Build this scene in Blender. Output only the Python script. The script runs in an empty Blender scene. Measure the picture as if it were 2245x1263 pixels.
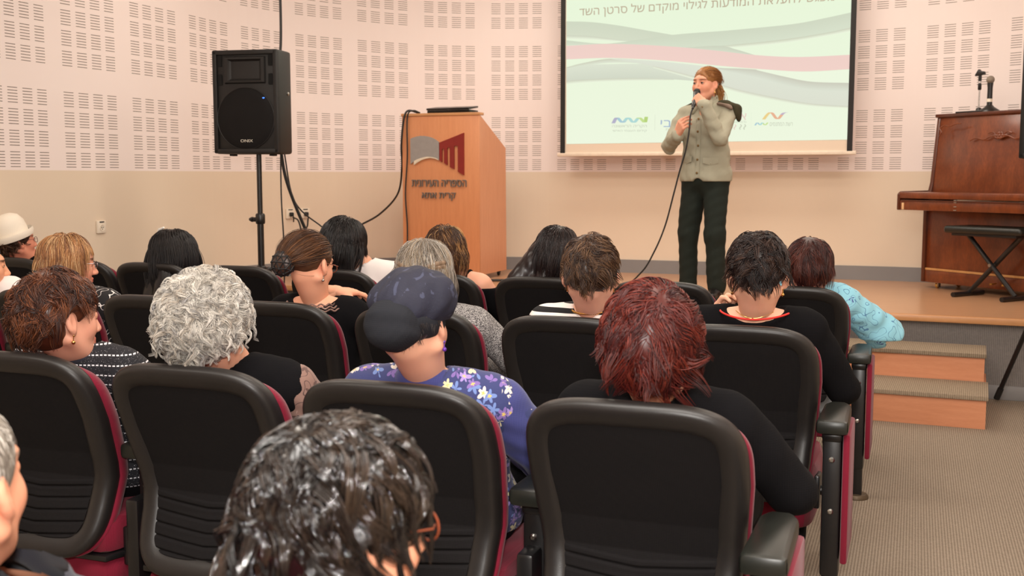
import bpy, bmesh, math, random
import numpy as np
from mathutils import Vector, Matrix, Euler

S = bpy.context.scene
COL = S.collection
PI = math.pi
def R(a): return a*PI/180

# ---------------------------------------------------------------- camera, light, exposure
# world: x runs along the seat rows (to the right), y towards the stage, z up; metres
cd = bpy.data.cameras.new('camera'); cam = bpy.data.objects.new('camera', cd); COL.objects.link(cam)
cam.location = (0, 0, 1.35)
cam.rotation_euler = (R(90-5.85), 0, R(20.2))
cd.sensor_width = 36; cd.lens = 36*2400/2245; cd.clip_start = .05; cd.clip_end = 60
cd.dof.use_dof = True; cd.dof.focus_distance = 3.8; cd.dof.aperture_fstop = 5.8
S.camera = cam
S.view_settings.view_transform = 'Standard'; S.view_settings.look = 'None'
S.view_settings.gamma = 1; S.view_settings.use_curve_mapping = False
S.view_settings.exposure = -0.07
S.cycles.use_denoising = True
S.cycles.max_bounces = 6; S.cycles.diffuse_bounces = 4; S.cycles.glossy_bounces = 3
S.cycles.sample_clamp_indirect = 6
w = bpy.data.worlds.new('world'); S.world = w; w.use_nodes = True
w.node_tree.nodes['Background'].inputs[0].default_value = (1, .9, .8, 1)
w.node_tree.nodes['Background'].inputs[1].default_value = .15

CEIL = 3.45
def area(name, loc, rot, sx, sy, power, color):
    l = bpy.data.lights.new(name, 'AREA'); l.shape = 'RECTANGLE'; l.size = sx; l.size_y = sy
    l.energy = power; l.color = color
    o = bpy.data.objects.new(name, l); o.location = loc; o.rotation_euler = rot; COL.objects.link(o); return o
# the flash of the camera: a small head a hand above the lens, tilted up to the ceiling, plus its bounce off the ceiling
area('camera_flash', (0.02, -.05, 1.60), (R(92), 0, R(20)), .16, .10, 62, (1, .96, .91))
area('flash_bounce', (-.5, 1.3, CEIL-.06), (R(18), 0, R(12)), 2.6, 2.2, 195, (1, .95, .89))
# fluorescent ceiling lights of the hall and the stage
LAMPS = [(-3.3, 3.6), (-1.2, 3.6), (.7, 3.6), (-3.3, 6.2), (-1.2, 6.2), (.7, 6.2), (-2.6, 8.2), (-.6, 8.2), (-3.3, .6), (-1.2, -.9), (.9, .6)]
for i, (x, y) in enumerate(LAMPS):
    area('ceiling_lamp_light', (x, y, CEIL-.055), (0, 0, 0), 1.1, .5, 18, (1, .90, .80))

# unseen lamps added over the stage to brighten the curved wall
for i, (x, y, a) in enumerate([(-4.1, 6.2, 38), (-3.0, 7.0, 15), (-1.6, 7.2, 0), (-.2, 7.0, -12)]):
    area('added_wall_light', (x, y, CEIL-.06), (R(52), 0, R(a)), .7, .3, 6, (1, .89, .78))

# ---------------------------------------------------------------- helpers
def lin(c):
    return tuple((x/12.92 if x <= .04045 else ((x+.055)/1.055)**2.4) for x in c)
def rgb(r, g, b): return lin((r/255, g/255, b/255))

def mesh_np(name, V, F, m, parent=None, smooth=True, col=None, loc=None):
    me = bpy.data.meshes.new(name)
    V = np.asarray(V, np.float32); F = np.asarray(F, np.int32)
    n = F.shape[1]
    me.vertices.add(len(V)); me.vertices.foreach_set('co', V.ravel())
    me.loops.add(F.size); me.loops.foreach_set('vertex_index', F.ravel())
    me.polygons.add(len(F)); me.polygons.foreach_set('loop_start', np.arange(0, F.size, n, dtype=np.int32))
    me.polygons.foreach_set('use_smooth', np.full(len(F), bool(smooth)))
    me.update(calc_edges=True); me.validate()
    if col is not None:
        a = me.color_attributes.new('col', 'FLOAT_COLOR', 'POINT')
        c = np.ones((len(V), 4), np.float32); c[:, :3] = col
        a.data.foreach_set('color', c.ravel())
    o = bpy.data.objects.new(name, me); COL.objects.link(o)
    if m is not None: me.materials.append(m)
    if parent is not None: o.parent = parent
    if loc is not None: o.location = loc
    return o

class MB:
    """collects boxes, tubes, lathes ... into ONE mesh object"""
    def __init__(s): s.bm = bmesh.new()
    def box(s, c, d, rot=None, bev=0, seg=2):
        t = bmesh.new(); bmesh.ops.create_cube(t, size=1)
        for v in t.verts: v.co = Vector((v.co.x*d[0], v.co.y*d[1], v.co.z*d[2]))
        if bev: bmesh.ops.bevel(t, geom=t.edges[:], offset=bev, segments=seg, affect='EDGES', profile=.5)
        return s._add(t, c, rot)
    def _add(s, t, c, rot=None):
        M = Matrix.Translation(Vector(c))
        if rot is not None: M = M @ (rot if isinstance(rot, Matrix) else Euler(rot).to_matrix().to_4x4())
        t.transform(M)
        me = bpy.data.meshes.new('tmp'); t.to_mesh(me); t.free(); s.bm.from_mesh(me); bpy.data.meshes.remove(me)
        return s
    def prism(s, pts, y0, y1, axis='y', bev=0):
        """polygon pts in the plane across axis, run from y0 to y1"""
        t = bmesh.new()
        def mk(a, b, h): return {'y': (a, h, b), 'x': (h, a, b), 'z': (a, b, h)}[axis]
        lo = [t.verts.new(mk(a, b, y0)) for a, b in pts]; hi = [t.verts.new(mk(a, b, y1)) for a, b in pts]
        t.faces.new(lo); t.faces.new(hi)
        n = len(pts)
        for i in range(n): t.faces.new((lo[i], lo[(i+1) % n], hi[(i+1) % n], hi[i]))
        bmesh.ops.recalc_face_normals(t, faces=t.faces[:])
        if bev: bmesh.ops.bevel(t, geom=t.edges[:], offset=bev, segments=2, affect='EDGES', profile=.5)
        return s._add(t, (0, 0, 0))
    def lathe(s, prof, c, n=20, rot=None):
        t = bmesh.new(); rings = []
        for r, z in prof:
            rings.append([t.verts.new((r*math.cos(2*PI*i/n), r*math.sin(2*PI*i/n), z)) for i in range(n)])
        for a, b in zip(rings[:-1], rings[1:]):
            for i in range(n): t.faces.new((a[i], a[(i+1) % n], b[(i+1) % n], b[i]))
        t.faces.new(rings[0][::-1]); t.faces.new(rings[-1])
        return s._add(t, c, rot)
    def tube(s, pts, r, n=8, taper=None, closed=False):
        P = [Vector(p) for p in pts]; t = bmesh.new(); rings = []; L = len(P); up = None
        for i, p in enumerate(P):
            if closed: T = P[(i+1) % L]-P[i-1]
            else: T = P[min(i+1, L-1)]-P[max(i-1, 0)]
            T.normalize()
            if up is None:
                up = Vector((0, 0, 1)) if abs(T.z) < .9 else Vector((1, 0, 0))
            a = T.cross(up).normalized(); up = a.cross(T).normalized()
            rr = r if taper is None else taper[i]
            rings.append([t.verts.new(p+rr*(math.cos(2*PI*k/n)*a+math.sin(2*PI*k/n)*up)) for k in range(n)])
        rng = range(L if closed else L-1)
        for i in rng:
            A, B = rings[i], rings[(i+1) % L]
            for k in range(n): t.faces.new((A[k], A[(k+1) % n], B[(k+1) % n], B[k]))
        if not closed: t.faces.new(rings[0][::-1]); t.faces.new(rings[-1])
        bmesh.ops.recalc_face_normals(t, faces=t.faces[:])
        return s._add(t, (0, 0, 0))
    def ball(s, c, r, n=16, rot=None):
        t = bmesh.new(); bmesh.ops.create_uvsphere(t, u_segments=n, v_segments=max(6, n//2), radius=1)
        r = (r, r, r) if not hasattr(r, '__len__') else r
        for v in t.verts: v.co = Vector((v.co.x*r[0], v.co.y*r[1], v.co.z*r[2]))
        return s._add(t, c, rot)
    def build(s, name, m, parent=None, smooth=35):
        me = bpy.data.meshes.new(name); s.bm.to_mesh(me); s.bm.free()
        if m is not None: me.materials.append(m)
        if smooth:
            me.polygons.foreach_set('use_smooth', np.ones(len(me.polygons), bool))
            me.set_sharp_from_angle(angle=R(smooth))
        o = bpy.data.objects.new(name, me); COL.objects.link(o)
        if parent is not None: o.parent = parent
        return o

def spline(pts, n=12):
    """Catmull-Rom through pts"""
    P = [Vector(p) for p in pts]; P = [2*P[0]-P[1]]+P+[2*P[-1]-P[-2]]; out = []
    for i in range(1, len(P)-2):
        a, b, c, d = P[i-1:i+3]
        for k in range(n):
            t = k/n
            out.append(.5*((2*b)+(c-a)*t+(2*a-5*b+4*c-d)*t*t+(3*b-a-3*c+d)*t**3))
    out.append(P[-2]); return out

def empty(name, loc, rz=0):
    o = bpy.data.objects.new(name, None); o.location = loc; o.rotation_euler = (0, 0, rz); o.empty_display_size = .1
    COL.objects.link(o); return o
def tag(o, label=None, cat=None, group=None, kind=None):
    if label: o['label'] = label
    if cat: o['category'] = cat
    if group: o['group'] = group
    if kind: o['kind'] = kind
    return o
def copy_tree(o, parent=None):
    c = o.copy(); COL.objects.link(c); c.parent = parent
    for ch in list(o.children): copy_tree(ch, c)
    return c

# ---------------------------------------------------------------- materials
def newmat(name):
    m = bpy.data.materials.new(name); m.use_nodes = True
    return m, m.node_tree, m.node_tree.nodes['Principled BSDF']
def node(nt, t, **kw):
    n = nt.nodes.new(t)
    for k, v in kw.items(): setattr(n, k, v)
    return n
def mth(nt, op, a, b=None, c=None):
    n = node(nt, 'ShaderNodeMath', operation=op)
    for i, x in enumerate((a, b, c)):
        if x is None: continue
        if isinstance(x, (int, float)): n.inputs[i].default_value = x
        else: nt.links.new(x, n.inputs[i])
    return n.outputs[0]
def mixc(nt, f, a, b):
    n = node(nt, 'ShaderNodeMix', data_type='RGBA')
    for i, x in ((0, f), (6, a), (7, b)):
        if isinstance(x, (int, float)): n.inputs[i].default_value = x
        elif isinstance(x, tuple): n.inputs[i].default_value = (*x[:3], 1)
        else: nt.links.new(x, n.inputs[i])
    return n.outputs[2]
def coord(nt, kind='Object', scale=(1, 1, 1), rot=(0, 0, 0)):
    tc = node(nt, 'ShaderNodeTexCoord'); mp = node(nt, 'ShaderNodeMapping')
    mp.inputs['Scale'].default_value = scale; mp.inputs['Rotation'].default_value = rot
    nt.links.new(tc.outputs[kind], mp.inputs[0]); return mp.outputs[0]
def noise(nt, vec, scale, detail=3, rough=.5):
    n = node(nt, 'ShaderNodeTexNoise'); n.inputs['Scale'].default_value = scale
    n.inputs['Detail'].default_value = detail; n.inputs['Roughness'].default_value = rough
    if vec is not None: nt.links.new(vec, n.inputs['Vector'])
    return n.outputs[0]
def bump(nt, bs, h, st=.2, dist=.01):
    b = node(nt, 'ShaderNodeBump'); b.inputs['Strength'].default_value = st; b.inputs['Distance'].default_value = dist
    nt.links.new(h, b.inputs['Height']); nt.links.new(b.outputs[0], bs.inputs['Normal'])
def ramp(nt, f, stops):
    n = node(nt, 'ShaderNodeValToRGB'); e = n.color_ramp.elements
    while len(e) < len(stops): e.new(.5)
    for k, (p, c) in enumerate(stops): e[k].position = p; e[k].color = (*c, 1)
    nt.links.new(f, n.inputs[0]); return n.outputs[0]
def pm(name, c, rough=.5, metal=0, var=.12, scale=30, bmp=0, spec=.5, sheen=0):
    m, nt, b = newmat(name)
    v = coord(nt); f = noise(nt, v, scale)
    lo = tuple(x*(1-var) for x in c); hi = tuple(min(1, x*(1+var)) for x in c)
    nt.links.new(mixc(nt, f, lo, hi), b.inputs['Base Color'])
    b.inputs['Roughness'].default_value = rough; b.inputs['Metallic'].default_value = metal
    b.inputs['Specular IOR Level'].default_value = spec
    if sheen: b.inputs['Sheen Weight'].default_value = sheen
    if bmp: bump(nt, b, noise(nt, v, scale*8, 2), bmp, .002)
    return m
def fabric(name, c, rough=.85, scale=420, var=.25, bmp=.35, c2=None, spec=.2, sheen=.0):
    """woven cloth: two crossed waves plus noise"""
    m, nt, b = newmat(name); v = coord(nt)
    w1 = node(nt, 'ShaderNodeTexWave'); w1.bands_direction = 'X'; w1.inputs['Scale'].default_value = scale/6
    w2 = node(nt, 'ShaderNodeTexWave'); w2.bands_direction = 'Z'; w2.inputs['Scale'].default_value = scale/6
    nt.links.new(v, w1.inputs[0]); nt.links.new(v, w2.inputs[0])
    h = mth(nt, 'ADD', mth(nt, 'MULTIPLY', w1.outputs[1], .5), mth(nt, 'MULTIPLY', w2.outputs[1], .5))
    f = mth(nt, 'ADD', mth(nt, 'MULTIPLY', h, .5), mth(nt, 'MULTIPLY', noise(nt, v, 14, 4), .5))
    nt.links.new(mixc(nt, f, tuple(x*(1-var) for x in c), c2 or tuple(min(1, x*(1+var)) for x in c)), b.inputs['Base Color'])
    b.inputs['Roughness'].default_value = rough; b.inputs['Specular IOR Level'].default_value = spec
    b.inputs['Sheen Weight'].default_value = sheen
    bump(nt, b, h, bmp, .001)
    return m
def wood(name, c1, c2, rough=.35, sc=(1, 1, 1), grain=6, coat=.0, dark=None):
    m, nt, b = newmat(name); v = coord(nt, scale=sc)
    n1 = noise(nt, v, grain, 6, .6); n2 = noise(nt, v, grain*9, 3, .6)
    f = mth(nt, 'ADD', mth(nt, 'MULTIPLY', n1, .65), mth(nt, 'MULTIPLY', n2, .35))
    mm = ramp(nt, f, [(.32, c1), (.68, c2)] if dark is None else [(.25, dark), (.45, c1), (.7, c2)])
    nt.links.new(mm, b.inputs['Base Color']); b.inputs['Roughness'].default_value = rough
    b.inputs['Coat Weight'].default_value = coat; b.inputs['Coat Roughness'].default_value = .15
    bump(nt, b, f, .05, .002); return m
def glow(name, c, st=1.0):
    m, nt, b = newmat(name); b.inputs['Base Color'].default_value = (.02, .02, .02, 1)
    b.inputs['Emission Color'].default_value = (*c, 1); b.inputs['Emission Strength'].default_value = st; return m
def attrmat(name, rough=.4, spec=.5, coat=0, sss=0, emit=0, bmp=0):
    m, nt, b = newmat(name); a = node(nt, 'ShaderNodeAttribute', attribute_name='col')
    if emit:
        b.inputs['Base Color'].default_value = (.02, .02, .02, 1)
        nt.links.new(a.outputs[0], b.inputs['Emission Color']); b.inputs['Emission Strength'].default_value = emit
    else: nt.links.new(a.outputs[0], b.inputs['Base Color'])
    b.inputs['Roughness'].default_value = rough; b.inputs['Specular IOR Level'].default_value = spec
    b.inputs['Coat Weight'].default_value = coat
    if sss:
        b.inputs['Subsurface Weight'].default_value = sss; b.inputs['Subsurface Radius'].default_value = (.012, .004, .002)
        b.inputs['Subsurface Scale'].default_value = 1
    if bmp: bump(nt, b, noise(nt, coord(nt), 160, 4), bmp, .002)
    return m

M = {}
M['plastic_black'] = pm('black_moulded_plastic', rgb(31, 28, 27), .40, bmp=.12, scale=60)
M['panel_black'] = fabric('black_seat_fabric', rgb(15, 12, 13), .88, 500, .2, .3, spec=.25)
M['burgundy'] = fabric('burgundy_upholstery', rgb(118, 18, 42), .8, 500, .18, .25, spec=.2, sheen=.15)
M['metal_black'] = pm('black_powder_coated_steel', rgb(20, 19, 20), .33, .0, scale=40, spec=.6)
M['pad_black'] = pm('black_armrest_plastic', rgb(27, 29, 25), .36, scale=40, spec=.55)
M['steel'] = pm('bright_steel', rgb(190, 188, 182), .28, 1)
M['chrome'] = pm('chrome', rgb(225, 225, 225), .12, 1)
M['brass'] = pm('brass', rgb(214, 170, 95), .3, 1)
M['gold'] = pm('gold_jewellery', rgb(235, 190, 110), .22, 1)
M['rubber'] = pm('black_rubber', rgb(22, 22, 22), .6)
M['cable'] = pm('black_cable_sheath', rgb(28, 27, 26), .45)
M['cream'] = pm('cream_wall_paint', rgb(230, 212, 190), .7, var=.02, scale=3, bmp=.03)
M['white_plastic'] = pm('white_socket_plastic', rgb(238, 226, 208), .4, var=.02)
M['ceiling'] = pm('white_ceiling_tiles', rgb(240, 236, 228), .85, var=.03)
M['beech'] = wood('beech_laminate', rgb(204, 134, 90), rgb(218, 148, 102), .34, (9, 9, .6), 5)
M['stage_wood'] = wood('stage_parquet', rgb(186, 138, 102), rgb(204, 158, 122), .28, (.7, 9, 9), 4, .1)
M['lip_wood'] = wood('stage_edge_wood', rgb(188, 132, 86), rgb(212, 156, 106), .35, (.6, 9, 9), 5)
M['step_wood'] = wood('step_veneer', rgb(206, 136, 98), rgb(220, 152, 114), .35, (.7, 8, 8), 5)
M['piano'] = wood('piano_mahogany', rgb(108, 50, 22), rgb(140, 70, 32), .3, (1.3, 1.3, .5), 7, .35, dark=rgb(86, 38, 17))
M['piano_dark'] = wood('piano_dark_edge', rgb(74, 32, 16), rgb(96, 46, 24), .3, (1.3, 1.3, .5), 7, .3)
M['grey_paint'] = pm('grey_skirting_paint', rgb(134, 132, 132), .55, var=.04, scale=8)
M['darkhole'] = pm('matt_black', rgb(10, 10, 10), .9)
M['laptop'] = pm('dark_laptop_lid', rgb(26, 22, 18), .25, .2)
def carpet(name, c1, c2, ribs):
    m, nt, b = newmat(name); v = coord(nt)
    w1 = node(nt, 'ShaderNodeTexWave'); w1.bands_direction = ribs[0]; w1.inputs['Scale'].default_value = 30; w1.inputs['Distortion'].default_value = 1.0; w1.inputs['Detail Scale'].default_value = 3
    w2 = node(nt, 'ShaderNodeTexWave'); w2.bands_direction = ribs[1]; w2.inputs['Scale'].default_value = 42; w2.inputs['Distortion'].default_value = .8
    nt.links.new(v, w1.inputs[0]); nt.links.new(v, w2.inputs[0])
    f = mth(nt, 'ADD', mth(nt, 'ADD', mth(nt, 'MULTIPLY', w1.outputs[1], .3), mth(nt, 'MULTIPLY', w2.outputs[1], .3)), mth(nt, 'MULTIPLY', noise(nt, v, 55, 5, .7), .4))
    nt.links.new(ramp(nt, f, [(.25, c1), (.75, c2)]), b.inputs['Base Color']); b.inputs['Roughness'].default_value = .95
    b.inputs['Specular IOR Level'].default_value = .1
    bump(nt, b, f, .5, .004); return m
M['carpet'] = carpet('grey_beige_woven_carpet', rgb(108, 96, 84), rgb(162, 148, 132), ('X', 'Y'))
M['stage_carpet'] = carpet('grey_stage_carpet', rgb(104, 100, 98), rgb(146, 140, 136), ('X', 'Z'))
M['tread_carpet'] = carpet('tread_carpet', rgb(116, 102, 86), rgb(164, 148, 128), ('X', 'Y'))

# ---------------------------------------------------------------- the room
UL, VB, RL, UR, RR = -5.2, 9.4, 2.2, 1.95, 2.2
VREAR = -3.2
def wall_path():
    P = [(UL, VREAR)]
    for v in np.linspace(VREAR+.6, VB-RL, 16): P.append((UL, v))
    for i in range(1, 33):
        a = i/32*PI/2; P.append((UL+RL-RL*math.cos(a), VB-RL+RL*math.sin(a)))
    for u in np.linspace(UL+RL, UR-RR, 8)[1:]: P.append((u, VB))
    for i in range(1, 33):
        a = i/32*PI/2; P.append((UR-RR+RR*math.sin(a), VB-RR+RR*math.cos(a)))
    P.append((UR, VREAR))
    return np.array(P)
WP = wall_path()
WS = np.concatenate([[0], np.cumsum(np.hypot(*np.diff(WP, axis=0).T))])
# where the groups of slots begin along the wall (arc length) and how tall the pattern is there
GS, GH = [-0.76, -0.11, 0.54, 1.19, 1.84, 2.49, 3.14, 3.79, 4.44, 5.09, 5.74, 6.39, 7.04, 7.69, 8.34, 8.93, 9.599, 10.269, 10.877, 11.43, 12.019, 12.625, 13.225, 13.83, 14.431, 15.054, 15.638, 16.242, 16.895, 17.514, 18.114, 18.714, 19.314, 19.914, 20.514, 21.114, 21.714, 22.314, 22.914, 23.514, 24.114, 24.714, 25.314], [0.129, 0.129, 0.129, 0.129, 0.129, 0.129, 0.129, 0.129, 0.129, 0.129, 0.129, 0.129, 0.129, 0.129, 0.129, 0.1332, 0.1326, 0.13, 0.1358, 0.1298, 0.1276, 0.1274, 0.1254, 0.125, 0.1241, 0.1237, 0.1249, 0.1266, 0.1264, 0.1317, 0.1317, 0.1317, 0.1317, 0.1317, 0.1317, 0.1317, 0.1317, 0.1317, 0.1317, 0.1317, 0.1317, 0.1317, 0.1317]
def wall_at(s):
    u = np.interp(s, WS, WP[:, 0]); v = np.interp(s, WS, WP[:, 1]); return u, v
def wall_band(name, z0, z1, m, s0=None, s1=None, out=0.0, th=.12):
    """a strip of the curved wall with thickness"""
    s0 = WS[0] if s0 is None else s0; s1 = WS[-1] if s1 is None else s1
    fine = np.arange(s0, s1, .06) if z1-z0 > 1.5 else np.array([])
    ss = np.unique(np.round(np.concatenate([[s0], WS[(WS > s0) & (WS < s1)], fine, [s1]]), 5))
    u = np.interp(ss, WS, WP[:, 0]); v = np.interp(ss, WS, WP[:, 1])
    du = np.gradient(u, ss); dv = np.gradient(v, ss); L = np.hypot(du, dv); nx, ny = dv/L, -du/L   # points into the room
    n = len(ss); zs = np.linspace(z0, z1, 30 if z1-z0 > 1.5 else 2); k = len(zs); V = []
    for off in (out, out-th):
        for z in zs: V += [(a+off*p, b+off*q, z) for a, b, p, q in zip(u, v, nx, ny)]
    F = []; B = k*n
    for r in range(k-1):
        for i in range(n-1):
            F.append((r*n+i, r*n+i+1, (r+1)*n+i+1, (r+1)*n+i)); F.append((B+r*n+i+1, B+r*n+i, B+(r+1)*n+i, B+(r+1)*n+i+1))
    t = (k-1)*n
    for i in range(n-1):
        F.append((t+i, t+i+1, B+t+i+1, B+t+i)); F.append((i+1, i, B+i, B+i+1))
    for r in range(k-1):
        for i in (0, n-1): F.append((r*n+i, (r+1)*n+i, B+(r+1)*n+i, B+r*n+i))
    o = mesh_np(name, V, F, m, smooth=False)
    me = o.data; a = me.attributes.new('pat', 'FLOAT_VECTOR', 'POINT')
    g = np.interp(ss, GS, np.arange(len(GS))); h = np.interp(ss, GS, np.convolve(np.pad(GH, 2, 'edge'), np.ones(5)/5, 'valid'))
    pat = np.zeros((len(V), 3), np.float32)
    for q, z in enumerate(list(zs)*2):
        pat[q*n:(q+1)*n, 0] = g*4.88; pat[q*n:(q+1)*n, 1] = (z-1.405)/h+.26
    a.data.foreach_set('vector', pat.ravel())
    tag(o, kind='structure'); return o
def slot_mat():
    m, nt, b = newmat('perforated_plaster_panels')
    at = node(nt, 'ShaderNodeAttribute', attribute_name='pat'); sp = node(nt, 'ShaderNodeSeparateXYZ'); nt.links.new(at.outputs['Vector'], sp.inputs[0])
    def modx(x, p):
        return mth(nt, 'MULTIPLY', mth(nt, 'FRACT', mth(nt, 'DIVIDE', x, p)), p)
    gx = modx(sp.outputs[0], 4.88); gy = modx(sp.outputs[1], 5.0)
    fx = mth(nt, 'FRACT', gx); fy = mth(nt, 'FRACT', gy)
    okx = mth(nt, 'MULTIPLY', mth(nt, 'LESS_THAN', gx, 4.0), mth(nt, 'LESS_THAN', fx, .655))
    fl = mth(nt, 'FRACT', mth(nt, 'DIVIDE', mth(nt, 'SUBTRACT', fy, .26), .138))
    oky = mth(nt, 'MULTIPLY', mth(nt, 'LESS_THAN', gy, 4.0), mth(nt, 'GREATER_THAN', fy, .26))
    line = mth(nt, 'LESS_THAN', fl, .22)
    up = mth(nt, 'GREATER_THAN', sp.outputs[1], 0.0)
    f = mth(nt, 'MULTIPLY', mth(nt, 'MULTIPLY', okx, oky), mth(nt, 'MULTIPLY', line, up))
    base = mixc(nt, noise(nt, coord(nt), 2.5), rgb(243, 229, 224), rgb(245, 232, 228))
    nt.links.new(mixc(nt, f, base, rgb(96, 82, 68)), b.inputs['Base Color'])
    b.inputs['Roughness'].default_value = .75
    bump(nt, b, mth(nt, 'SUBTRACT', 1.0, f), .6, .004)
    return m
M['slots'] = slot_mat()
sL = WS[17]; 
for nm, a_, b_ in (('wall_left', None, WS[17]), ('wall_back', WS[17], WS[-2]), ('wall_right', WS[-2], None)):
    wall_band(nm, 0, 1.385, M['cream'], a_, b_); wall_band(nm, 1.385, CEIL, M['slots'], a_, b_)
wall_rear = MB().box(((UL+UR)/2, VREAR-.06, CEIL/2), (UR-UL+.24, .12, CEIL)).build('wall_rear', M['cream']); tag(wall_rear, kind='structure')
fl = MB().box(((UL+UR)/2, (VB+VREAR)/2, -.05), (UR-UL+.4, VB-VREAR+.4, .1)).build('floor', M['carpet']); tag(fl, kind='structure')
ce = MB().box(((UL+UR)/2, (VB+VREAR)/2, CEIL+.05), (UR-UL+.4, VB-VREAR+.4, .1)).build('ceiling', M['ceiling']); tag(ce, kind='structure')
M['lamp_glow'] = glow('lamp_diffuser', (1, .86, .68), 2.2)
lamp0 = None
for i, (x, y) in enumerate(LAMPS):
    if lamp0 is None:
        lamp0 = empty('ceiling_light', (x, y, CEIL))
        f = MB(); f.box((0, -.28, -.02), (1.2, .03, .04)); f.box((0, .28, -.02), (1.2, .03, .04)); f.box((-.585, 0, -.02), (.03, .56, .04)); f.box((.585, 0, -.02), (.03, .56, .04))
        f.build('frame', M['white_plastic'], lamp0)
        MB().box((0, 0, -.012), (1.14, .53, .02)).build('diffuser', M['lamp_glow'], lamp0)
        o = lamp0
    else:
        o = copy_tree(lamp0); o.location = (x, y, CEIL)
    tag(o, 'rectangular fluorescent light panel set in the hall ceiling', 'ceiling light', 'ceiling light panels')

# stage: a platform with parquet top, wooden edge, carpeted front and a grey skirting
ZS = .5
VF0, VF1 = 7.06, 7.42            # front edge at the right and at the left wall
def vf(u): return VF1+(u-UL)/(UR-UL)*(VF0-VF1)
def stage_poly(inset_front=0.0):
    pts = [(UL+.002, vf(UL)+inset_front), (UR-.002, vf(UR)+inset_front)]
    k = [tuple(p) for p in WP[::-1] if p[1] > VF1+.1 or (p[0] > 0 and p[1] > VF0+.1)]
    k = [(a*.9997-.0005, b-.002) for a, b in k if b > 7.5]
    return pts+k
st = MB().prism(stage_poly(.03), .0, ZS-.035, 'z').build('stage_floor', M['stage_carpet'], smooth=0); st.name = 'floor_stage_base'; tag(st, kind='structure')
st = MB().prism(stage_poly(.02), ZS-.035, ZS, 'z').build('floor_stage', M['stage_wood'], smooth=0); tag(st, kind='structure')
ang = math.atan2(VF0-VF1, UR-UL)
mid = ((UL+UR)/2, (VF0+VF1)/2)
o = MB().box((0, 0, 0), (UR-UL-.01, .05, .042), bev=.008).build('trim_1', M['lip_wood']); o.location = (mid[0], mid[1]+.0, ZS-.0205); o.rotation_euler = (0, 0, ang); tag(o, kind='structure')
o = MB().box((0, 0, 0), (UR-UL-.01, .02, .085), bev=.003).build('baseboard_stage', M['grey_paint']); o.location = (mid[0], mid[1]+.022, .043); o.rotation_euler = (0, 0, ang); tag(o, kind='structure')
i0 = np.where(WP[:, 1] > vf(UL)+.02)[0][0]
sA = np.interp(vf(UL)+.03, WP[:17, 1], WS[:17]) if True else 0
sB = WS[-1]-(vf(UR)+.03-VREAR)
o = wall_band('baseboard_back', ZS, ZS+.115, M['grey_paint'], sA, sB, out=.015, th=.014)
o = wall_band('baseboard_left', .0, .1, M['grey_paint'], .02, sA-.05, out=.015, th=.014)

# portable steps up to the stage: two boxes with carpeted treads
stp = empty('stage_steps', (-.29, 6.28, 0), -.05)
tag(stp, 'two-step wooden stair unit with grey carpet treads against the stage front', 'steps')
MB().box((0, .42, .085), (1.36, .80, .17)).build('lower_box', M['step_wood'], stp)
MB().box((0, .645, .25), (1.335, .35, .16)).build('upper_box', M['step_wood'], stp)
def tread(y0, y1, z, w, nm):
    b = MB(); b.box((0, (y0+y1)/2, z+.005), (w, y1-y0, .01), bev=.003); b.box((0, y0+.004, z-.004), (w, .008, .02), bev=.003)
    return b.build(nm, M['tread_carpet'], stp)
tread(.005, .465, .17, 1.38, 'lower_tread'); tread(.455, .82, .33, 1.35, 'upper_tread')
# ---------------------------------------------------------------- auditorium seats
ZT = .885          # top of the backs
def prof(z):       # how far the rear face of the back stands forward of its top edge
    return np.interp(z, [.30, .36, .42, .48, .53, .60, .70, .80, .86, .90], [.052, .074, .098, .118, .127, .112, .072, .030, .008, -.004])
def outline(grow=0.0, n=96):
    """closed outline of the back, seen from behind (x, z), counter-clockwise from the lower left"""
    zc, zb = .70, .312
    pts = []
    for i in range(n):
        a = 2*PI*i/n
        c, s = math.cos(a), math.sin(a)
        e = 2/3.9 if s > 0 else 2/5.0
        x = .243*math.copysign(abs(c)**e, c)
        z = zc+(ZT-zc)*math.copysign(abs(s)**e, s) if s > 0 else zc+(zc-zb)*math.copysign(abs(s)**e, s)
        wz = np.interp(z, [.31, .38, .47, .57, .70, .8, .9], [.93, .945, .925, .955, 1, 1, .985])
        pts.append((x*wz, z))
    P = np.array(pts)
    T = np.roll(P, -1, 0)-np.roll(P, 1, 0); T /= np.linalg.norm(T, axis=1)[:, None]
    N = np.stack([T[:, 1], -T[:, 0]], 1)
    return P+N*grow
def cup(x): return .35*x*x      # sides come back towards the sitter less, middle bulges back
def ring_mesh(name, section, m, parent, fill_front=False, fill_back=False):
    """sweep (grow, depth) pairs round the outline; depth is measured forward from the rear face"""
    V = []; n = 96
    for g, d in section:
        P = outline(g, n)
        if name == 'back_cushion': P[:, 1] -= np.clip((P[:, 1]-.66)/.225, 0, 1)**2*.027
        V.append(np.stack([P[:, 0], prof(np.clip(P[:, 1], .30, .9))+cup(P[:, 0])+d, P[:, 1]], 1))
    k = len(V); V = np.concatenate(V); F = []
    for j in range(k-1):
        for i in range(n):
            i2 = (i+1) % n; F.append((j*n+i, j*n+i2, (j+1)*n+i2, (j+1)*n+i))
    return mesh_np(name, V, F, m, parent)
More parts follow.
